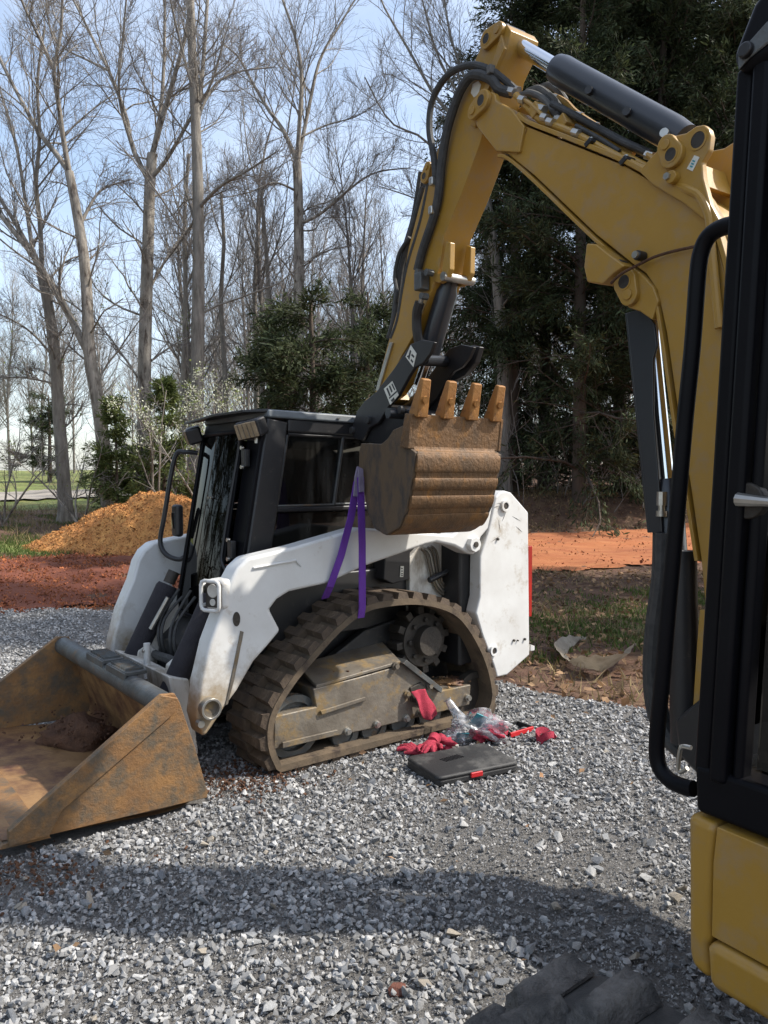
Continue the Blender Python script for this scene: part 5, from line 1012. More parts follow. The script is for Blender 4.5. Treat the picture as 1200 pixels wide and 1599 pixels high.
# valve with fittings on the stick side
c = EX3(660, 440, SW + .03); vb = MB(); vb.box((c[0], SW + .035, c[2]), (.06, .06, .09)); vv = vb.build('shutoff_valve', M['grey_steel'], stick, .008)
for (x, y) in ((653, 425), (668, 425), (660, 462)): q = EX3(x, y, SW + .05); MB().cyl((q[0], SW + .02, q[2]), (q[0], SW + .06, q[2]), .018, 8).build('valve_port', M['grey_steel'], vv)
line3([(656, 472, SW + .04), (652, 484, SW + .04), (651, 498, SW + .03), (652, 520, SW + .02), (658, 552, SW - .01)], .026, 'hose_guard', M['black'], stick, 4)
q0, q1 = EX3(659, 466, SW + .04), EX3(654, 480, SW + .04); MB().cyl(q0, q1, .013, 10).build('hose_fitting', M['bright'], vv)
MB().prism(EXL([(611, 535), (616, 535), (594, 610), (589, 610)], SW), SW, SW + .012).build('wear_edge', M['bright'], stick, .003)
# bucket cylinder under the stick
k0, k1 = np.array(EX3(705, 432, 0)), np.array(EX3(668, 560, 0)); dk_ = (k1 - k0) / np.linalg.norm(k1 - k0)
bc = MB(); bc.tube([tuple(k0), tuple(k0 + dk_ * .05), tuple(k0 + dk_ * .08), tuple(k1)], [.045, .045, .058, .058], 24); bcy = bc.build('bucket_cylinder', M['cyl_black'], exc)
k2 = np.array(EX3(655, 600, 0)); MB().cyl(tuple(k1), tuple(k2), .032, 18).build('cylinder_rod', M['chrome'], bcy)
# linkage
lk_px = [(642, 537), (660, 530), (679, 534), (672, 552), (661, 567), (648, 574), (640, 586), (622, 619), (609, 632), (592, 660), (577, 668), (566, 688), (553, 684), (549, 672), (558, 642), (570, 626), (588, 612), (616, 575)]
lkp = EXL(lk_px, .135); link1 = MB().prism(lkp, .115, .137).build('side_link', M['black'], exc, .005); MB().prism(lkp, -.137, -.115).build('side_link', M['black'], exc, .005)
hk = MB().prism(EXL([(748, 541), (735, 539), (720, 545), (704, 560), (696, 582), (704, 596), (724, 586), (741, 566)], -.16), -.2, -.165).build('link_hook', M['black'], exc, .006)
MB().prism(EXL([(700, 590), (676, 612), (640, 650), (660, 672), (700, 640), (712, 600)], -.14), -.165, -.14).build('link_hook', M['black'], exc, .006)
c0, c1 = EX3(662, 562, .11), EX3(704, 565, -.17); MB().cyl(c0, c1, .03, 18).build('cross_pin', M['cyl_black'], exc)
c0, c1 = EX3(606, 645, .2), EX3(655, 640, -.12); MB().cyl((c0[0], .2, c0[2]), (c0[0], -.2, c0[2]), .028, 18).build('cross_pin', M['cyl_black'], exc)
# warning decals on the link
def decal(px, Y, cat, ink):
    d_ = MB().prism(EXL(px, Y), Y - .001, Y + .0015).build('warning_decal', M['decal'], link1); i_ = MB()
    for q in ink: i_.prism(EXL(q, Y), Y + .0014, Y + .0024)
    i_.build('decal_print', M['decal_ink'], d_)
decal([(642, 539), (651, 552), (646, 573), (634, 557)], .138, 0, [[(641, 546), (643, 548), (640, 562), (638, 559)], [(644, 552), (648, 556), (647, 559), (643, 555)], [(643, 560), (646, 564), (645, 567), (642, 563)], [(636, 556), (640, 554), (641, 556), (637, 558)]])
decal([(600, 607), (613, 595), (623, 617), (610, 632)], .138, 0, [[(604, 607), (606, 605), (611, 617), (609, 619)], [(608, 603), (610, 601.5), (614, 611), (612, 613)], [(608, 621), (620, 610), (621, 612), (609, 623)], [(611, 625), (616, 620), (617, 624), (613, 628)], [(612, 600), (613.5, 598.5), (618, 608), (616.5, 609.5)]])
MB().prism(EXL([(560, 640), (572, 622), (592, 612), (596, 622), (580, 634), (566, 646)], .1), -.1, .1).build('stick_end', M['yellow'], exc, .006)
MB().prism(EXL([(552, 668), (562, 645), (590, 630), (640, 640), (655, 672), (640, 690), (600, 695), (566, 690)], .1), -.11, .11).build('coupler_block', M['black'], exc, .01)
for (x, y) in ((552, 672), (577, 656), (628, 640)): q = EX(x, y, .137); MB().cyl((q[0], .13, q[1]), (q[0], .155, q[1]), .022, 14).build('link_pin', M['black_dusty'], link1, .003)
# --- digging bucket
XB = .28
xb = thing('digging_bucket', '', ''); del xb['label']; del xb['category']; xb.parent = exc; xb['label'] = 'rusty toothed bucket curled with its teeth up'
bpx = [(564, 692), (596, 693), (606, 684), (614, 671), (628, 665), (642, 662), (640, 700), (648, 706), (646, 730), (642, 755), (635, 794), (624, 823), (603, 836), (585, 826), (573, 796), (567, 756), (560, 734), (561, 706)]
bp2 = EXL(bpx, XB); MB().prism(bp2, XB - .022, XB).build('side_plate', M['exb_dark'], xb, .005); MB().prism(bp2, -XB, -XB + .022).build('side_plate', M['exb_dark'], xb, .005)
shell_px = [(643, 664), (642, 700), (648, 706), (647, 730), (643, 755), (635, 794), (624, 823), (603, 836), (585, 826), (573, 796), (567, 756), (561, 734), (563, 706)]
sp2 = [np.array(p) for p in spline([EX(x, y, XB) for x, y in shell_px], 4)]
def strip(path, t, y0, y1):
    n = len(path); b = MB(); vs = []; fs = []
    for i in range(n):
        d = path[min(i + 1, n - 1)] - path[max(i - 1, 0)]; d = d / np.linalg.norm(d); o = np.array([-d[1], d[0]]) * t
        for p, y in ((path[i], y0), (path[i], y1), (path[i] + o, y1), (path[i] + o, y0)): vs.append((p[0], y, p[1]))
    for i in range(n - 1):
        for k in range(4): fs.append((i * 4 + k, i * 4 + (k + 1) % 4, i * 4 + 4 + (k + 1) % 4, i * 4 + 4 + k))
    fs += [(0, 1, 2, 3), (n * 4 - 1, n * 4 - 2, n * 4 - 3, n * 4 - 4)]; return b.add(vs, fs)
OUT = -1
strip(sp2, -.014 * OUT, -XB + .02, XB - .02).build('shell', M['exb'], xb, angle=50)
# curved wear ribs across the back
for (p0, p1) in (((648, 708), (646, 738)), ((645, 746), (641, 766)), ((640, 774), (635, 795)), ((633, 804), (622, 826))):
    a = np.array(EX(*p0, XB)); b = np.array(EX(*p1, XB)); d = b - a; L_ = np.linalg.norm(d); d /= L_; o = np.array([-d[1], d[0]]) * OUT
    path = [a + d * L_ * t + o * (.002 + .009 * math.sin(math.pi * t) ** .5) for t in np.linspace(0, 1, 9)]
    strip(path, -.018 * OUT, -XB + .012, XB - .012).build('wear_rib', M['exb'], xb, .003, angle=60)
# lip plate and teeth
lipa, lipb = np.array(EX(643, 646, XB)), np.array(EX(638, 700, XB)); d = (lipb - lipa) / np.linalg.norm(lipb - lipa); o = np.array([-d[1], d[0]]) * OUT
lq = [lipa - o * .004, lipb - o * .004, lipb + o * .02, lipa + o * .016]; lip = MB().prism([tuple(p) for p in lq], -XB - .006, XB + .006).build('lip_plate', M['exb'], xb, .005)
for sgn in (1, -1):
    q = [lipa + o * .02 + d * .0, lipb + o * .024, lipb - o * .05, lipa - o * .03]; MB().prism([tuple(p) for p in q], sgn * (XB + .002), sgn * (XB + .02)).build('side_cutter', M['exb'], xb, .005)
ta = np.array(EX(658, 645, XB)); tt_ = np.array(EX(669, 592, XB)); td = (tt_ - ta) / np.linalg.norm(tt_ - ta); to = np.array([-td[1], td[0]]) * (-OUT); tl = np.linalg.norm(tt_ - ta) * 1.0
tm = MB(); hw0, hw1, th0, th1 = .034, .026, .038, .014
def tp_(t, o_, y): p = td * t + to * o_; return (p[0], y, p[1])
tm.hexa([tp_(-.02, -th0, -hw0), tp_(-.02, -th0, hw0), tp_(-.02, th0, hw0), tp_(-.02, th0, -hw0), tp_(tl, -th1, -hw1), tp_(tl, -th1, hw1), tp_(tl, th1, hw1), tp_(tl, th1, -hw1)])
tme = tm.mesh('tooth'); tme.materials.append(M['tooth'])
base_c = (lipa + td * .0)
for k in range(4):
    Y = XB - .04 - k * (2 * XB - .08) / 3; ob = bpy.data.objects.new('tooth', tme); col.objects.link(ob); ob.parent = xb; ob.location = (base_c[0] + o[0] * .006, Y, base_c[1] + o[1] * .006 + .012)
    bv = ob.modifiers.new('bevel', 'BEVEL'); bv.width = .006; bv.segments = 2
    for sg in (1, -1):
        pm = MB(); 
        q = np.array([base_c[0] + o[0] * .006, base_c[1] + o[1] * .006 + .012]) + td * .07 - to * .036 * sg * (-1 if False else 1)
        pm.cyl((q[0] + to[0] * .008 * sg, Y, q[1] + to[1] * .008 * sg), (q[0] - to[0] * .004 * sg, Y, q[1] - to[1] * .004 * sg), .018, 14); p_ = pm.build('retainer_cap', M['tooth'], ob); p_.parent = ob; p_.matrix_parent_inverse = Matrix.Translation(ob.location).inverted()
# --- boom cylinder with its guard
g_px = [(976, 488), (990, 484), (1008, 488), (1020, 505), (1024, 540), (1018, 560), (1018, 640), (1030, 790), (1032, 832), (1011, 832)]
MB().prism(EXL(g_px, .07), .05, .062).build('cylinder_guard', M['cyl_black'], exc, .004)
MB().prism(EXL([(976, 488), (983, 490), (1016, 832), (1011, 832)], .06), -.05, .06).build('cylinder_guard_edge', M['cyl_black'], exc, .003)
r0, r1, r2 = np.array(EX3(1018, 500, .0)), np.array(EX3(1043, 748, .0)), np.array(EX3(1074, 1150, .0))
bcl = MB(); bcl.tube([tuple(r1), tuple(r1 + (r2 - r1) * .04), tuple(r2)], [.038, .05, .05], 24); bo = bcl.build('boom_cylinder', M['cyl_black'], exc)
MB().cyl(tuple(r0), tuple(r1), .025, 20).build('cylinder_rod', M['chrome'], bo)
c = EX3(1034, 785, .06); ft = MB(); ft.cyl((c[0], .06, c[2] + .04), (c[0], .06, c[2] - .01), .018, 8); ft.cyl((c[0], .06, c[2] - .01), (c[0], .06, c[2] - .03), .013, 12); ft.cyl((c[0], .06, c[2] - .03), (c[0], .06, c[2] - .05), .02, 12); ft.build('hose_fitting', M['bright'], bo)
for k, (dx, Y, r) in enumerate(((0, .06, .028), (8, .03, .026), (-6, .02, .024))):
    line3([(1036 + dx, 832, Y), (1034 + dx, 900, Y), (1024 + dx, 980, Y), (1020 + dx, 1050, Y), (1026 + dx, 1110, Y), (1044 + dx, 1152, Y), (1070, 1180, Y)], r, 'boom_hose', M['hose'], bo, 5)
MB().tube([EX3(1066, 860, .08), EX3(1068, 1000, .08), EX3(1070, 1160, .08)], .05, 14).build('hose_cover', M['black'], bo)
# swing post under the boom foot
MB().prism(EXL([(1062, 1144), (1075, 1138), (1110, 1160), (1160, 960), (1104, 950), (1100, 1000), (1092, 1120)], .06), -.1, .1).build('boom_foot', M['yellow'], exc, .01)
MB().prism([(-.7, .5), (-.06, .5), (.04, .56), (.06, .68), (-.06, .8), (-.7, .84)], -.17, .17).build('swing_post', M['black'], exc, .02)
rail2 = line3([(1080, 1168, .45), (1066, 1166, .45), (1062, 1176, .45), (1060, 1196, .45), (1062, 1206, .45), (1074, 1200, .45)], .007, 'step_loop', M['bright'], exc, 4)
# --- upper house, cab
SY = 1.126
house = MB(); house.prism([(-2.35, .5), (-.72, .5), (-.72, .84), (-2.35, .84)], -.92, SY - .03); hs = house.build('house', M['yellow'], exc, .03, 3)
fp = EXL([(1072, 1268), (1119.5, 1290), (1113, 1346), (1110.5, 1461), (1105, 1477), (1108.5, 1537), (1088, 1519), (1076, 1506), (1073, 1480)], SY)
MB().prism(fp, SY - .12, SY).build('front_side_panel', M['yellow'], exc, .02, 4)
mpx = EXL([(1121, 1291), (1200, 1323), (1200, 1515), (1114.5, 1463), (1112.5, 1462), (1115, 1347)], SY); mx_ = mpx[1][0]
ext = lambda p: (-2.3, p[1])
MB().prism([mpx[0], (-2.3, mpx[0][1]), (-2.3, mpx[3][1]), mpx[3], mpx[4], mpx[5]], SY - .12, SY + .002).build('engine_cover_panel', M['yellow'], exc, .012, 3)
lw = EXL([(1112, 1466), (1107, 1478), (1111, 1539)], SY); MB().prism([lw[0], (-2.3, lw[0][1]), (-2.3, lw[2][1] - .0), lw[2], lw[1]], SY - .12, SY + .012).build('lower_skirt', M['yellow'], exc, .02, 4)
zs = EX(1078, 1250, SY)[1]
# sill band
sill = EXL([(1078, 1192), (1078, 1266)], SY); zs1, zs0 = sill[0][1], sill[1][1]
MB().prism([(-.69, zs0), (-.685, zs1), (-1.9, zs1), (-1.9, zs0)], SY - .1, SY - .004).build('cab_sill', M['cabblack'], exc, .012, 3)
MB().prism([(-.72, zs1 - .03), (-.72, zs1 + .0), (-1.9, zs1 + .0), (-1.9, zs1 - .03)], .2, SY - .09).build('cab_floor', M['mat_floor'], exc)
MB().prism([(-.80, zs1 + .002), (-.80, zs1 + .02), (-1.5, zs1 + .02), (-1.5, zs1 + .002)], .3, SY - .13).build('floor_mat', M['mat_floor'], exc, .01)
MB().tube([(-.78, SY - .09, zs1 + .008), (-1.6, SY - .09, zs1 + .008)], .012, 8).build('sill_trim', M['black_dusty'], exc)
# front pillar: leaning back, stepped section
def lean(z): return -.677 - .05 * (z - .85)
def pillar(y0, y1, f0, f1, name, m, z0=None, z1=2.26):
    z0 = zs1 - .02 if z0 is None else z0
    return MB().prism([(lean(z0) + f0, z0), (lean(z0) + f1, z0), (lean(z1) + f1, z1), (lean(z1) + f0, z1)], y0, y1).build(name, m, exc, .01, 3)
pl1 = pillar(SY - .07, SY - .008, 0, -.035, 'front_pillar', M['cabblack']); pillar(SY - .06, SY + .006, -.04, -.075, 'door_frame_post', M['cabblack']); pillar(SY - .05, SY - .01, -.078, -.1, 'door_seal', M['cabblack'])
pillar(.22, .28, 0, -.05, 'front_pillar', M['cabblack'])
pillar(SY - .03, SY - .024, .004, -.0, 'pillar_strip', M['bright'], zs1 + .02, 1.52)
MB().prism([(-1.75, zs1), (-1.85, zs1), (-1.85, 2.26), (-1.75, 2.26)], SY - .07, SY - .008).build('rear_pillar', M['cabblack'], exc, .01)
MB().prism([(-1.75, zs1), (-1.85, zs1), (-1.85, 2.26), (-1.75, 2.26)], .22, .28).build('rear_pillar', M['cabblack'], exc, .01)
rfm = MB(); rfm.prism([(-.765, 2.24), (-.75, 2.275), (-.79, 2.35), (-.88, 2.42), (-1.9, 2.42), (-1.9, 2.25), (-.8, 2.24)], .2, SY + .015); rx = rfm.build('cab_roof', M['cabblack'], exc, .03, 4)
q = EX(1162, 76, SY + .03); MB().cyl((q[0], SY, q[1]), (q[0], SY + .03, q[1]), .014, 14).build('roof_knob', M['black'], rx, .004)
MB().prism(EXL([(1152, 84), (1200, 30), (1204, 62), (1170, 90), (1153, 110)], SY + .02), SY + .014, SY + .02).build('roof_side_trim', M['grey_steel'], rx, .003)
MB().prism([(lean(zs1) - .012, zs1 + .05), (lean(zs1) - .018, zs1 + .05), (lean(2.2) - .018, 2.2), (lean(2.2) - .012, 2.2)], .28, SY - .08).build('windscreen', M['glass_clear'], exc)
MB().prism([(-.76, zs1), (-.79, zs1), (-.82, 1.38), (-.79, 1.38)], .28, SY - .12).build('front_lower_panel', M['black'], exc, .01)
MB().prism([(-.8, zs1 + .02), (-1.75, zs1 + .02), (-1.75, 2.2), (-.86, 2.2)], SY - .035, SY - .03).build('door_glass', M['glass_clear'], exc)
MB().prism([(-1.84, zs1), (-1.9, zs1), (-1.9, 2.25), (-1.84, 2.25)], .28, SY - .08).build('cab_rear_panel', M['black'], exc)
MB().prism([(-.75, zs1), (-1.85, zs1), (-1.85, 1.55), (-.95, 1.55), (-.75, 1.2)], .2, .215).build('cab_right_panel', M['black'], exc)
MB().prism([(-1.3, .95), (-1.75, .95), (-1.8, 1.75), (-1.7, 1.8), (-1.62, 1.2), (-1.3, 1.12)], .42, .88).build('operator_seat', M['black'], exc, .05, 3)
for Y in (.34, .94): MB().prism([(-1.15, zs1), (-1.35, zs1), (-1.38, 1.32), (-1.1, 1.34), (-1.05, 1.26)], Y - .06, Y + .06).build('control_console', M['black'], exc, .02); MB().tube([(-1.1, Y, 1.33), (-1.05, Y, 1.5)], .014, 8).build('control_lever', M['black_dusty'], exc)
for Y in (.55, .7): MB().tube([(-.85, Y, zs1 + .02), (-.9, Y, 1.15)], .01, 8).build('travel_lever', M['bright'], exc)
# door latch handle
q = EX(1165, 782, SY - .02); dh = MB(); dh.cyl((q[0] - .01, SY - .03, q[1]), (q[0] - .01, SY - .005, q[1]), .034, 20); hd_ = dh.build('door_handle', M['steel_dark'], exc, .004)
MB().tube([(q[0] - .005, SY + .012, q[1] + .003), (q[0] - .06, SY + .016, q[1] - .0), (q[0] - .12, SY + .01, q[1] - .004)], [.013, .009, .008], 10).build('handle_lever', M['bright'], hd_)
# grab rail in front of the door
gp_ = [(1172, 346), (1150, 350), (1128, 355), (1108, 368), (1096, 392), (1090, 430), (1082, 540), (1070, 660), (1058, 800), (1046, 930), (1036, 1050), (1028, 1130), (1026, 1175), (1031, 1200), (1046, 1218), (1066, 1228), (1084, 1232)]
gpts = [EX3(x, y, SY - .03) for x, y in gp_]; MB().tube([tuple(p) for p in spline(gpts, 4)], .0165, 14).build('grab_rail', M['cabblack'], exc)
# --- undercarriage: car body turned a little under the house
TA = R_(8); SWC = Vector((-1.42, .27, 0))
uc = thing('undercarriage', '', ''); del uc['label']; del uc['category']; uc.parent = exc; uc.location = SWC; uc.rotation_euler = (0, 0, TA)
MB().cyl((0, 0, .3), (0, 0, .52), .42, 36).build('slew_ring', M['steel_dark'], uc); MB().box((0, 0, .3), (1.2, 1.5, .22)).build('car_body', M['yellow_dirty'], uc, .02)
HL, TR = .99, .2
def ex_path(t):   # stadium loop, t in 0..1
    st_ = 2 * HL; arc = math.pi * TR; Ltot = 2 * st_ + 2 * arc; q = (t % 1) * Ltot
    if q < st_: return (-HL + q, TR * 2 + .02), (0, 1)
    q -= st_
    if q < arc: a = math.pi / 2 - q / TR; return (HL + TR * math.cos(a), TR + .02 + TR * math.sin(a)), (math.cos(a), math.sin(a))
    q -= arc
    if q < st_: return (HL - q, .02), (0, -1)
    q -= st_; a = -math.pi / 2 - q / TR; return (-HL + TR * math.cos(a), TR + .02 + TR * math.sin(a)), (math.cos(a), math.sin(a))
def ex_track(y0, y1, lugs):
    n = 110; vs = []; fs = []
    for i in range(n):
        p, o_ = ex_path(i / n)
        for h, y in ((0, y0), (0, y1), (-.03, y1), (-.03, y0)): vs.append((p[0] + o_[0] * h, y, p[1] + o_[1] * h))
    for i in range(n):
        j = (i + 1) % n
        for k in range(4): fs.append((i * 4 + k, i * 4 + (k + 1) % 4, j * 4 + (k + 1) % 4, j * 4 + k))
    tk = MB().add(vs, fs).build('rubber_track', M['hose'], uc, angle=50)
    if lugs:
        W = y1 - y0; mesh = []
        for sg in (0, 1):
            b = MB(); ya, yb = (.0, W * .56) if sg == 0 else (W * .44, W); b.hexa([(-.062, ya, -.004), (.05, ya, -.004), (.046, yb, -.004), (-.036, yb, -.004), (-.04, ya + .02, .055), (.022, ya + .02, .05), (.026, yb - .03, .05), (-.02, yb - .03, .056)])
            bm = bmesh.new(); bv_ = [bm.verts.new(p) for p in b.v]; [bm.faces.new([bv_[i] for i in f]) for f in b.f]; bmesh.ops.recalc_face_normals(bm, faces=bm.faces)
            bmesh.ops.bevel(bm, geom=bm.edges[:], offset=.007, segments=1, affect='EDGES', profile=.6); bmesh.ops.triangulate(bm, faces=bm.faces); bmesh.ops.subdivide_edges(bm, edges=bm.edges[:], cuts=2, use_grid_fill=True)
            for v_ in bm.verts:      # worn, chewed rubber
                p = v_.co; k_ = .003 * math.sin(p.y * 52 + sg * 2) * math.sin(p.x * 70 + 1.3) + .0022 * math.sin(p.y * 120 + p.z * 90 + sg) + .003 * math.sin(p.x * 210 + p.y * 170); v_.co.z += k_ * (1 if p.z > .01 else 0); v_.co.x += .5 * k_
            m_ = bpy.data.meshes.new('tread_lug'); bm.to_mesh(m_); bm.free(); m_.shade_smooth(); m_.set_sharp_from_angle(angle=R_(28)); m_.materials.append(M['exrubber']); mesh.append(m_)
        for i in range(32):
            for sg in (0, 1):
                t = (i + .5 * sg) / 32; p, o_ = ex_path(t); ob = bpy.data.objects.new('tread_lug', mesh[sg]); col.objects.link(ob); ob.parent = tk
                Z = Vector((o_[0], 0, o_[1])); Y = Vector((0, 1, 0)); X = Y.cross(Z); Mx = Matrix((X, Y, Z)).transposed().to_4x4(); Mx.translation = (p[0], y0, p[1]); ob.matrix_local = Mx
    yc = (y0 + y1) / 2
    for sx in (-1, 1): MB().cyl((sx * HL, y0 + .05, TR + .02), (sx * HL, y1 - .05, TR + .02), TR - .035, 32).build('idler', M['steel_dark'], uc, .01)
    MB().box((0, yc, .22), (2 * HL - .3, (y1 - y0) * .5, .16)).build('track_frame', M['yellow_dirty'], uc, .02)
M['exrubber'] = mat('dusty_black_rubber', (.045, .043, .041), (.085, .08, .074), 12, .85, bump=1., bscale=34, bdist=.02, spots=(.17, .155, .14), sscale=11, samt=.55, sharp=.25)
ex_track(.72, 1.13, True); ex_track(-1.13, -.72, False)

# ================================================================== small things
# purple lifting strap: choked under the digging bucket and round the top of the near track
def ribbon(path, width_dir, w, t):
    P = [Vector(p) for p in path]; n = len(P); vs = []; fs = []; wd = Vector(width_dir).normalized()
    for i in range(n):
        T = (P[min(i + 1, n - 1)] - P[max(i - 1, 0)]).normalized(); wv = (wd - T * wd.dot(T)).normalized() * w / 2; nn = T.cross(wv).normalized() * t / 2
        for a, b in ((-1, -1), (1, -1), (1, 1), (-1, 1)): vs.append(P[i] + wv * a + nn * b)
    for i in range(n - 1):
        for k in range(4): fs.append((i * 4 + k, i * 4 + (k + 1) % 4, i * 4 + 4 + (k + 1) % 4, i * 4 + 4 + k))
    fs += [(3, 2, 1, 0), tuple(range(n * 4 - 4, n * 4))]; return MB().add(vs, fs)
def LW(s, w, z): p = LM + s * L_ax + w * L_in; return (p[0], p[1], z)
strap = thing('lifting_strap', 'purple webbing sling hanging from the digging bucket round the loader track', 'strap', tuple(on_plane(563, 752, LM - .04 * L_in, L_in)))
def strap_part(name, path, w, m, t=.006):
    o = ribbon([tuple(Vector(p) - Vector(strap.location)) for p in path], tuple(L_ax), w, t).build(name, m, strap); return o
sA = SK(566, 949, -.012); top = SK(563, 700, -.04)
strap_part('front_leg', [LW(*[SK(563, 745, -.05)[0], -.05, SK(563, 745, -.05)[1]]), LW(SK(566, 850, -.03)[0], -.03, SK(566, 850, -.03)[1]), LW(sA[0], -.012, sA[1]), LW(sA[0] + .0, .0, sA[1] - .055), LW(sA[0], .1, sA[1] - .06)], .044, M['purple'])
sB = SK(516, 914, .3)
strap_part('rear_leg', [LW(SK(560, 752, -.05)[0], -.04, SK(560, 752, -.05)[1]), LW(SK(548, 810, .0)[0], -.0, SK(548, 810, .0)[1]), LW(SK(532, 868, .02)[0], .015, SK(532, 868, .02)[1]), LW(SK(514, 916, .04)[0], .03, SK(514, 916, .04)[1]), LW(SK(508, 934, .1)[0], .1, SK(508, 934, .1)[1])], .044, M['purple'])
strap_part('eye_loop', [LW(SK(564, 732, -.05)[0], -.045, SK(564, 732, -.05)[1]), LW(SK(563, 750, -.05)[0], -.055, SK(563, 750, -.05)[1]), LW(SK(564, 768, -.05)[0], -.055, SK(564, 768, -.05)[1])], .03, M['webbing'], .01)
strap_part('eye_loop', [LW(SK(565, 730, -.05)[0], -.03, SK(565, 730, -.05)[1]), LW(SK(559, 745, -.05)[0], -.045, SK(559, 745, -.05)[1]), LW(SK(556, 775, -.04)[0], -.04, SK(556, 775, -.04)[1])], .03, M['webbing'], .01)

def gp(x, y, z=.02):
    d = ray(x, y); t = (z - CAM_H) / d[2]; return _C + d * t
# black carrying case
c = gp(722, 1195, .03); cs = thing('tool_case', 'flat black zip case with a red tab lying on the gravel', 'case', (c[0], c[1], .022), R_(27))
def rrect(w, d, r, n=6):
    out = []
    for cx, cy, a0 in ((w / 2 - r, d / 2 - r, 0), (-w / 2 + r, d / 2 - r, 90), (-w / 2 + r, -d / 2 + r, 180), (w / 2 - r, -d / 2 + r, 270)):
        for k in range(n + 1): a = R_(a0 + 90 * k / n); out.append((cx + r * math.cos(a), cy + r * math.sin(a)))
    return out
def slab(w, d, r, z0, z1, k=1.): 
    a = rrect(w, d, r); b = rrect(w * k, d * k, r * k); n = len(a)
    return MB().add([(x, y, z0) for x, y in a] + [(x, y, z1) for x, y in b], [tuple(range(n - 1, -1, -1)), tuple(range(n, 2 * n))] + [(i, (i + 1) % n, n + (i + 1) % n, n + i) for i in range(n)])
slab(.5, .33, .035, -.01, .022, .995).build('lower_shell', M['case'], cs, .008, 3); slab(.505, .335, .037, .024, .043, .97).build('lid', M['case'], cs, .012, 4)
slab(.495, .325, .034, .02, .03).build('zip_seam', M['black'], cs); MB().box((-.02, -.166, .02), (.07, .012, .026)).build('latch_tab', M['red_plastic'], cs, .004)
gl_ = MB()
for k in range(9): gl_.box((-.1 + k * .014, .02 + .002 * k, .0445), (.006, .05, .003), Matrix.Rotation(.35, 3, 'Z'))
gl_.build('embossed_logo', M['black'], cs)
# gloves, rags, bag, tray
def cloth_lump(name, label, cat, px, py, d, seed, m, amp=.35, rot=0., z=.0):
    c = gp(px, py, .02); o = link(name, lump((0, 0, 0), d, seed, 4, amp), m); o.location = (c[0], c[1], d[2] * .75 + z); o.rotation_euler = (0, 0, rot); return tag(o, label, cat)
def glove(name, label, px, py, rot, seed, z=.03, roll=0.):
    c = gp(px, py, z); g = thing(name, label, 'glove', (c[0], c[1], z), rot); r = np.random.default_rng(seed)
    pm = link('palm', lump((0, 0, 0), (.055, .045, .02), seed, 3, .12), M['redcloth'], g)
    for k, (y, L_) in enumerate(((-.033, .06), (-.011, .075), (.011, .08), (.033, .066))):
        MB().tube([(.04, y, .0), (.07, y * 1.1, .012), (.05 + L_ * .75, y * 1.2 + r.normal(0, .006), .006 + r.normal(0, .006)), (.05 + L_, y * 1.25 + r.normal(0, .008), -.006)], [.0125, .0125, .0115, .007], 10).build('finger', M['redcloth'], g)
    MB().tube([(-.01, .035, 0), (.02, .065, .008), (.05, .078, .0)], [.015, .013, .008], 10).build('finger', M['redcloth'], g, label='thumb')
    MB().tube([(-.045, 0, 0), (-.08, 0, .002), (-.1, 0, .003)], [.03, .034, .037], 14).build('cuff', M['redcloth'], g); return g
glove('work_glove', 'red knit glove rolled beside the black case, left of the plastic bag', 655, 1172, 2.6, 3, .035)
glove('work_glove', 'red glove leaning across the pile between track and case', 672, 1163, -1.9, 4, .06)
cloth_lump('red_rag', 'bunched red rag nearest the track belt, touching the clear bag', 'rag', 690, 1164, (.07, .05, .035), 8, M['redcloth'], .4)
MB_tie = MB(); c = gp(700, 1167, .015); MB_tie.tube([(c[0] - .1, c[1] - .03, .03), (c[0] - .03, c[1] - .02, .028), (c[0] + .06, c[1] - .0, .026)], [.004, .006, .004], 8); tag(MB_tie.build('zip_tie', M['decal']), 'thin white plastic tie lying in front of the bag', 'tie')
bagc = gp(752, 1152, .03); bag = thing('plastic_bag', 'clear plastic bag of red gloves with teal card, crumpled by the track', 'bag', (bagc[0], bagc[1], 0))
M['film'] = glass('clear_film', (.95, .96, .97), .18, .5)
M['film'].node_tree.nodes['Diffuse BSDF'].inputs[0].default_value = (.8, .82, .85, 1)
film = lump((-.02, .02, .075), (.17, .085, .085), 12, 4, .28); link('film', film, M['film'], bag)
tw = MB(); tw.tube([tuple(p) for p in spline([(-.1, .04, .1), (-.15, .07, .17), (-.19, .09, .23)], 5)], [.05, .045, .04, .035, .03, .028, .026, .024, .022, .018, .03], 12); tw.build('twisted_neck', M['film'], bag)
for k, (x_, y_, z_, sd) in enumerate(((.06, -.02, .055, 21), (.0, -.01, .05, 22), (.09, .03, .06, 23))): link('packed_glove', lump((x_, y_, z_), (.075, .05, .032), sd, 3, .35), M['redcloth'], bag)
cd = MB(); cd.box((-.02, .01, .125), (.07, .006, .1), Matrix.Rotation(.5, 3, 'X') @ Matrix.Rotation(.5, 3, 'Y')); cd.box((-.11, -.02, .05), (.07, .005, .07), Matrix.Rotation(.9, 3, 'X')); cd.build('backing_card', M['teal'], bag)
c = gp(803, 1142, .02); ty = thing('tool_tray', 'open black tray with a red front edge behind the plastic bag', 'tray', (c[0], c[1], .012), R_(38))
slab(.2, .13, .015, 0, .008).build('tray_base', M['case'], ty, .002)
for (x_, y_, w_, d_) in ((0, .062, .2, .01), (-.097, 0, .01, .115), (.097, 0, .01, .115)): MB().box((x_, y_, .022), (w_, d_, .03)).build('tray_wall', M['case'], ty, .002)
MB().box((0, -.062, .02), (.2, .012, .028)).build('tray_front', M['red_plastic'], ty, .003)
for k in range(3): MB().cyl((-.05 + k * .04, .0, .012), (-.045 + k * .04, .03, .014), .006, 8).build('tool_bit', M['bright'], ty)
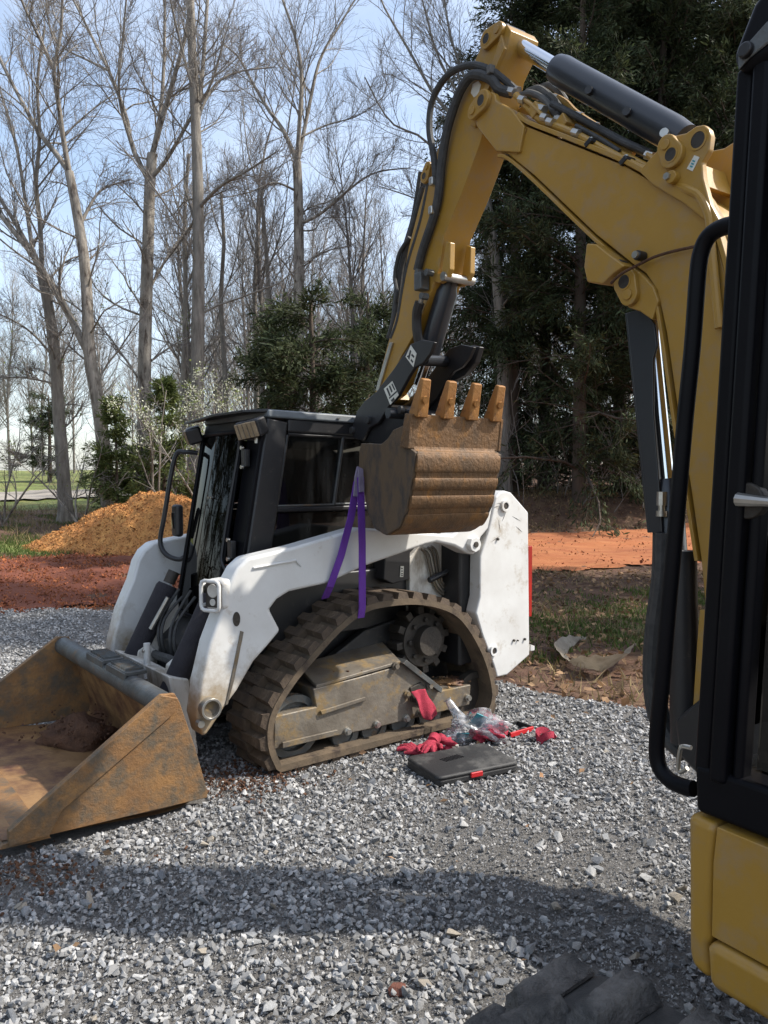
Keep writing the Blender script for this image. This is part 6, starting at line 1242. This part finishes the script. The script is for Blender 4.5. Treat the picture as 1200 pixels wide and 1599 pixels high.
c = gp(853, 1157, .02); gv = thing('strap_bundle', 'red strap bundle with black buckle lying apart on the gravel', 'strap', (c[0], c[1], .005), .4)
for k in range(4):
    a = k * .9; pts = [(.06 * math.cos(a + t * 2.6) * (1 - .1 * k), .045 * math.sin(a + t * 2.6), .02 + .045 * abs(math.sin(t * 2.2 + k))) for t in np.linspace(0, 1.1, 14)]
    ribbon(pts, (.2, .3, 1), .035, .006).build('webbing_fold', M['redcloth'], gv)
MB().box((.005, -.01, .05), (.07, .02, .035), Matrix.Rotation(.6, 3, 'Z')).build('buckle', M['black'], gv, .006); MB().box((-.06, .02, .02), (.05, .03, .02)).build('buckle', M['black'], gv, .006)
# rag hanging from the beam
rg = MB(); n = 10; mm = 6; vs = []
a0, b0, a1, b1 = np.array(SK(637, 1079, .03)), np.array(SK(660, 1074, .03)), np.array(SK(653, 1120, .03)), np.array(SK(676, 1113, .03))
rag_o = np.array(LW(a0[0], .02, a0[1]))
for i in range(n + 1):
    for j in range(mm + 1):
        u, v = j / mm, i / n; p = (a0 * (1 - u) + b0 * u) * (1 - v) + (a1 * (1 - u) + b1 * u) * v + np.array([.008 * math.sin(v * 7 + u * 3), -.02 * math.sin(math.pi * u) * v])
        w = .012 - .03 * math.sin(v * 2.2) - .008 * math.sin(u * 9 + v * 4); vs.append(tuple(np.array(LW(p[0], w, p[1])) - rag_o))
rg.add(vs, [(i * (mm + 1) + j, i * (mm + 1) + j + 1, (i + 1) * (mm + 1) + j + 1, (i + 1) * (mm + 1) + j) for i in range(n) for j in range(mm)])
rgo = rg.build('red_rag', M['redcloth'], angle=80); rgo.location = rag_o; sol = rgo.modifiers.new('thick', 'SOLIDIFY'); sol.thickness = .006; ss = rgo.modifiers.new('sub', 'SUBSURF'); ss.levels = 1; ss.render_levels = 2
tag(rgo, 'red cloth hanging from the opening in the track beam', 'rag')
# crumpled plastic sheet on the leaf litter
c = gp(930, 1020, .05); sh_ = MB()
def sheet_strip(path, w, seed):
    r = np.random.default_rng(seed); P = [Vector(p) for p in path]; n = len(P); vs = []; fs = []
    for i in range(n):
        T = (P[min(i + 1, n - 1)] - P[max(i - 1, 0)]).normalized(); sd = T.cross(Vector((0, 0, 1))).normalized() * w[i]
        for k in range(5): q = P[i] + sd * (k / 4 - .5) + Vector((0, 0, w[i] * (.9 * k / 4) + r.normal(0, .008))); vs.append(q)
    for i in range(n - 1):
        for k in range(4): fs.append((i * 5 + k, i * 5 + k + 1, (i + 1) * 5 + k + 1, (i + 1) * 5 + k))
    return MB().add(vs, fs)
pts = [tuple(gp(x, y, .04) - c + np.array([0, 0, .02])) for x, y in ((916, 992), (890, 1000), (876, 1016), (886, 1030), (912, 1040), (940, 1046), (966, 1040), (984, 1012), (992, 1006))]
sp3 = [tuple(p) for p in spline(pts, 5)]; wv = np.interp(np.linspace(0, 1, len(sp3)), [0, .15, .3, .42, .55, .7, .85, 1], [.02, .09, .12, .06, .16, .19, .1, .03])
sheet = sheet_strip(sp3, wv, 4).build('plastic_sheet', M['net'], angle=80); sheet.location = (c[0], c[1], zg1(c[0], c[1]) + .0); tag(sheet, 'crumpled tan plastic netting lying on dark leaf litter', 'sheet')
# rocks
def rock(label, px, py, size, seed, m, name='rock', flat=.6):
    c = gp(px, py, .02); r = np.random.default_rng(seed); v, f = stone_variants(1, r, (flat, flat), 26)[0]; o = link(name, fast_mesh(name, v * size, f), m); o.location = (c[0], c[1], zg1(c[0], c[1]) + size * flat * .3); bv = o.modifiers.new('bevel', 'BEVEL'); bv.width = size * .05; bv.segments = 2
    return tag(o, label, 'rock')
rock('round rust red rock alone on the foreground gravel', 622, 1543, .068, 31, M['redrock'])
rock('pale angular block lying in the gravel below the digging bucket', 547, 1378, .055, 33, M['stone_big'][0], flat=.8)
rock('small pale block beside the larger one in the mid gravel', 565, 1418, .05, 34, M['stone_big'][0], flat=.7)
c = at_depth(226, 860, 12.9); o = link('clay_boulder', lump((0, 0, 0), (.13, .1, .08), 41, 3, .2), M['mud']); o.location = (c[0], c[1], zg1(c[0], c[1]) + .05); tag(o, 'dark clay lump at the foot of the dirt pile beside the loader', 'clod')
# mud left in the loader bucket
c = LW(-1.36, 1.1, .07); mc = clump('mud_heap', (0, 0, 0), (.19, .17, .1), 51, M['mud'], None, 220, .22); mc.location = c; tag(mc, 'heap of wet mud stuck inside the loader bucket', 'mud')
# red clay spilled by the track
c = LW(-.86, .05, 0); n = 900; r = np.random.default_rng(61); p = np.stack([r.normal(c[0], .16, n), r.normal(c[1], .13, n), np.full(n, .022)], -1); p[600:] = np.stack([r.normal(-1.42, .22, n - 600), r.normal(2.86, .1, n - 600), np.full(n - 600, .02)], -1)
tag(link('spilled_clay', scatter('spilled_clay', p, r.uniform(.006, .026, n), var, r, .8), M['mud']), 'brown clay crumbs spilled on the gravel by bucket and track', 'soil', kind='stuff')
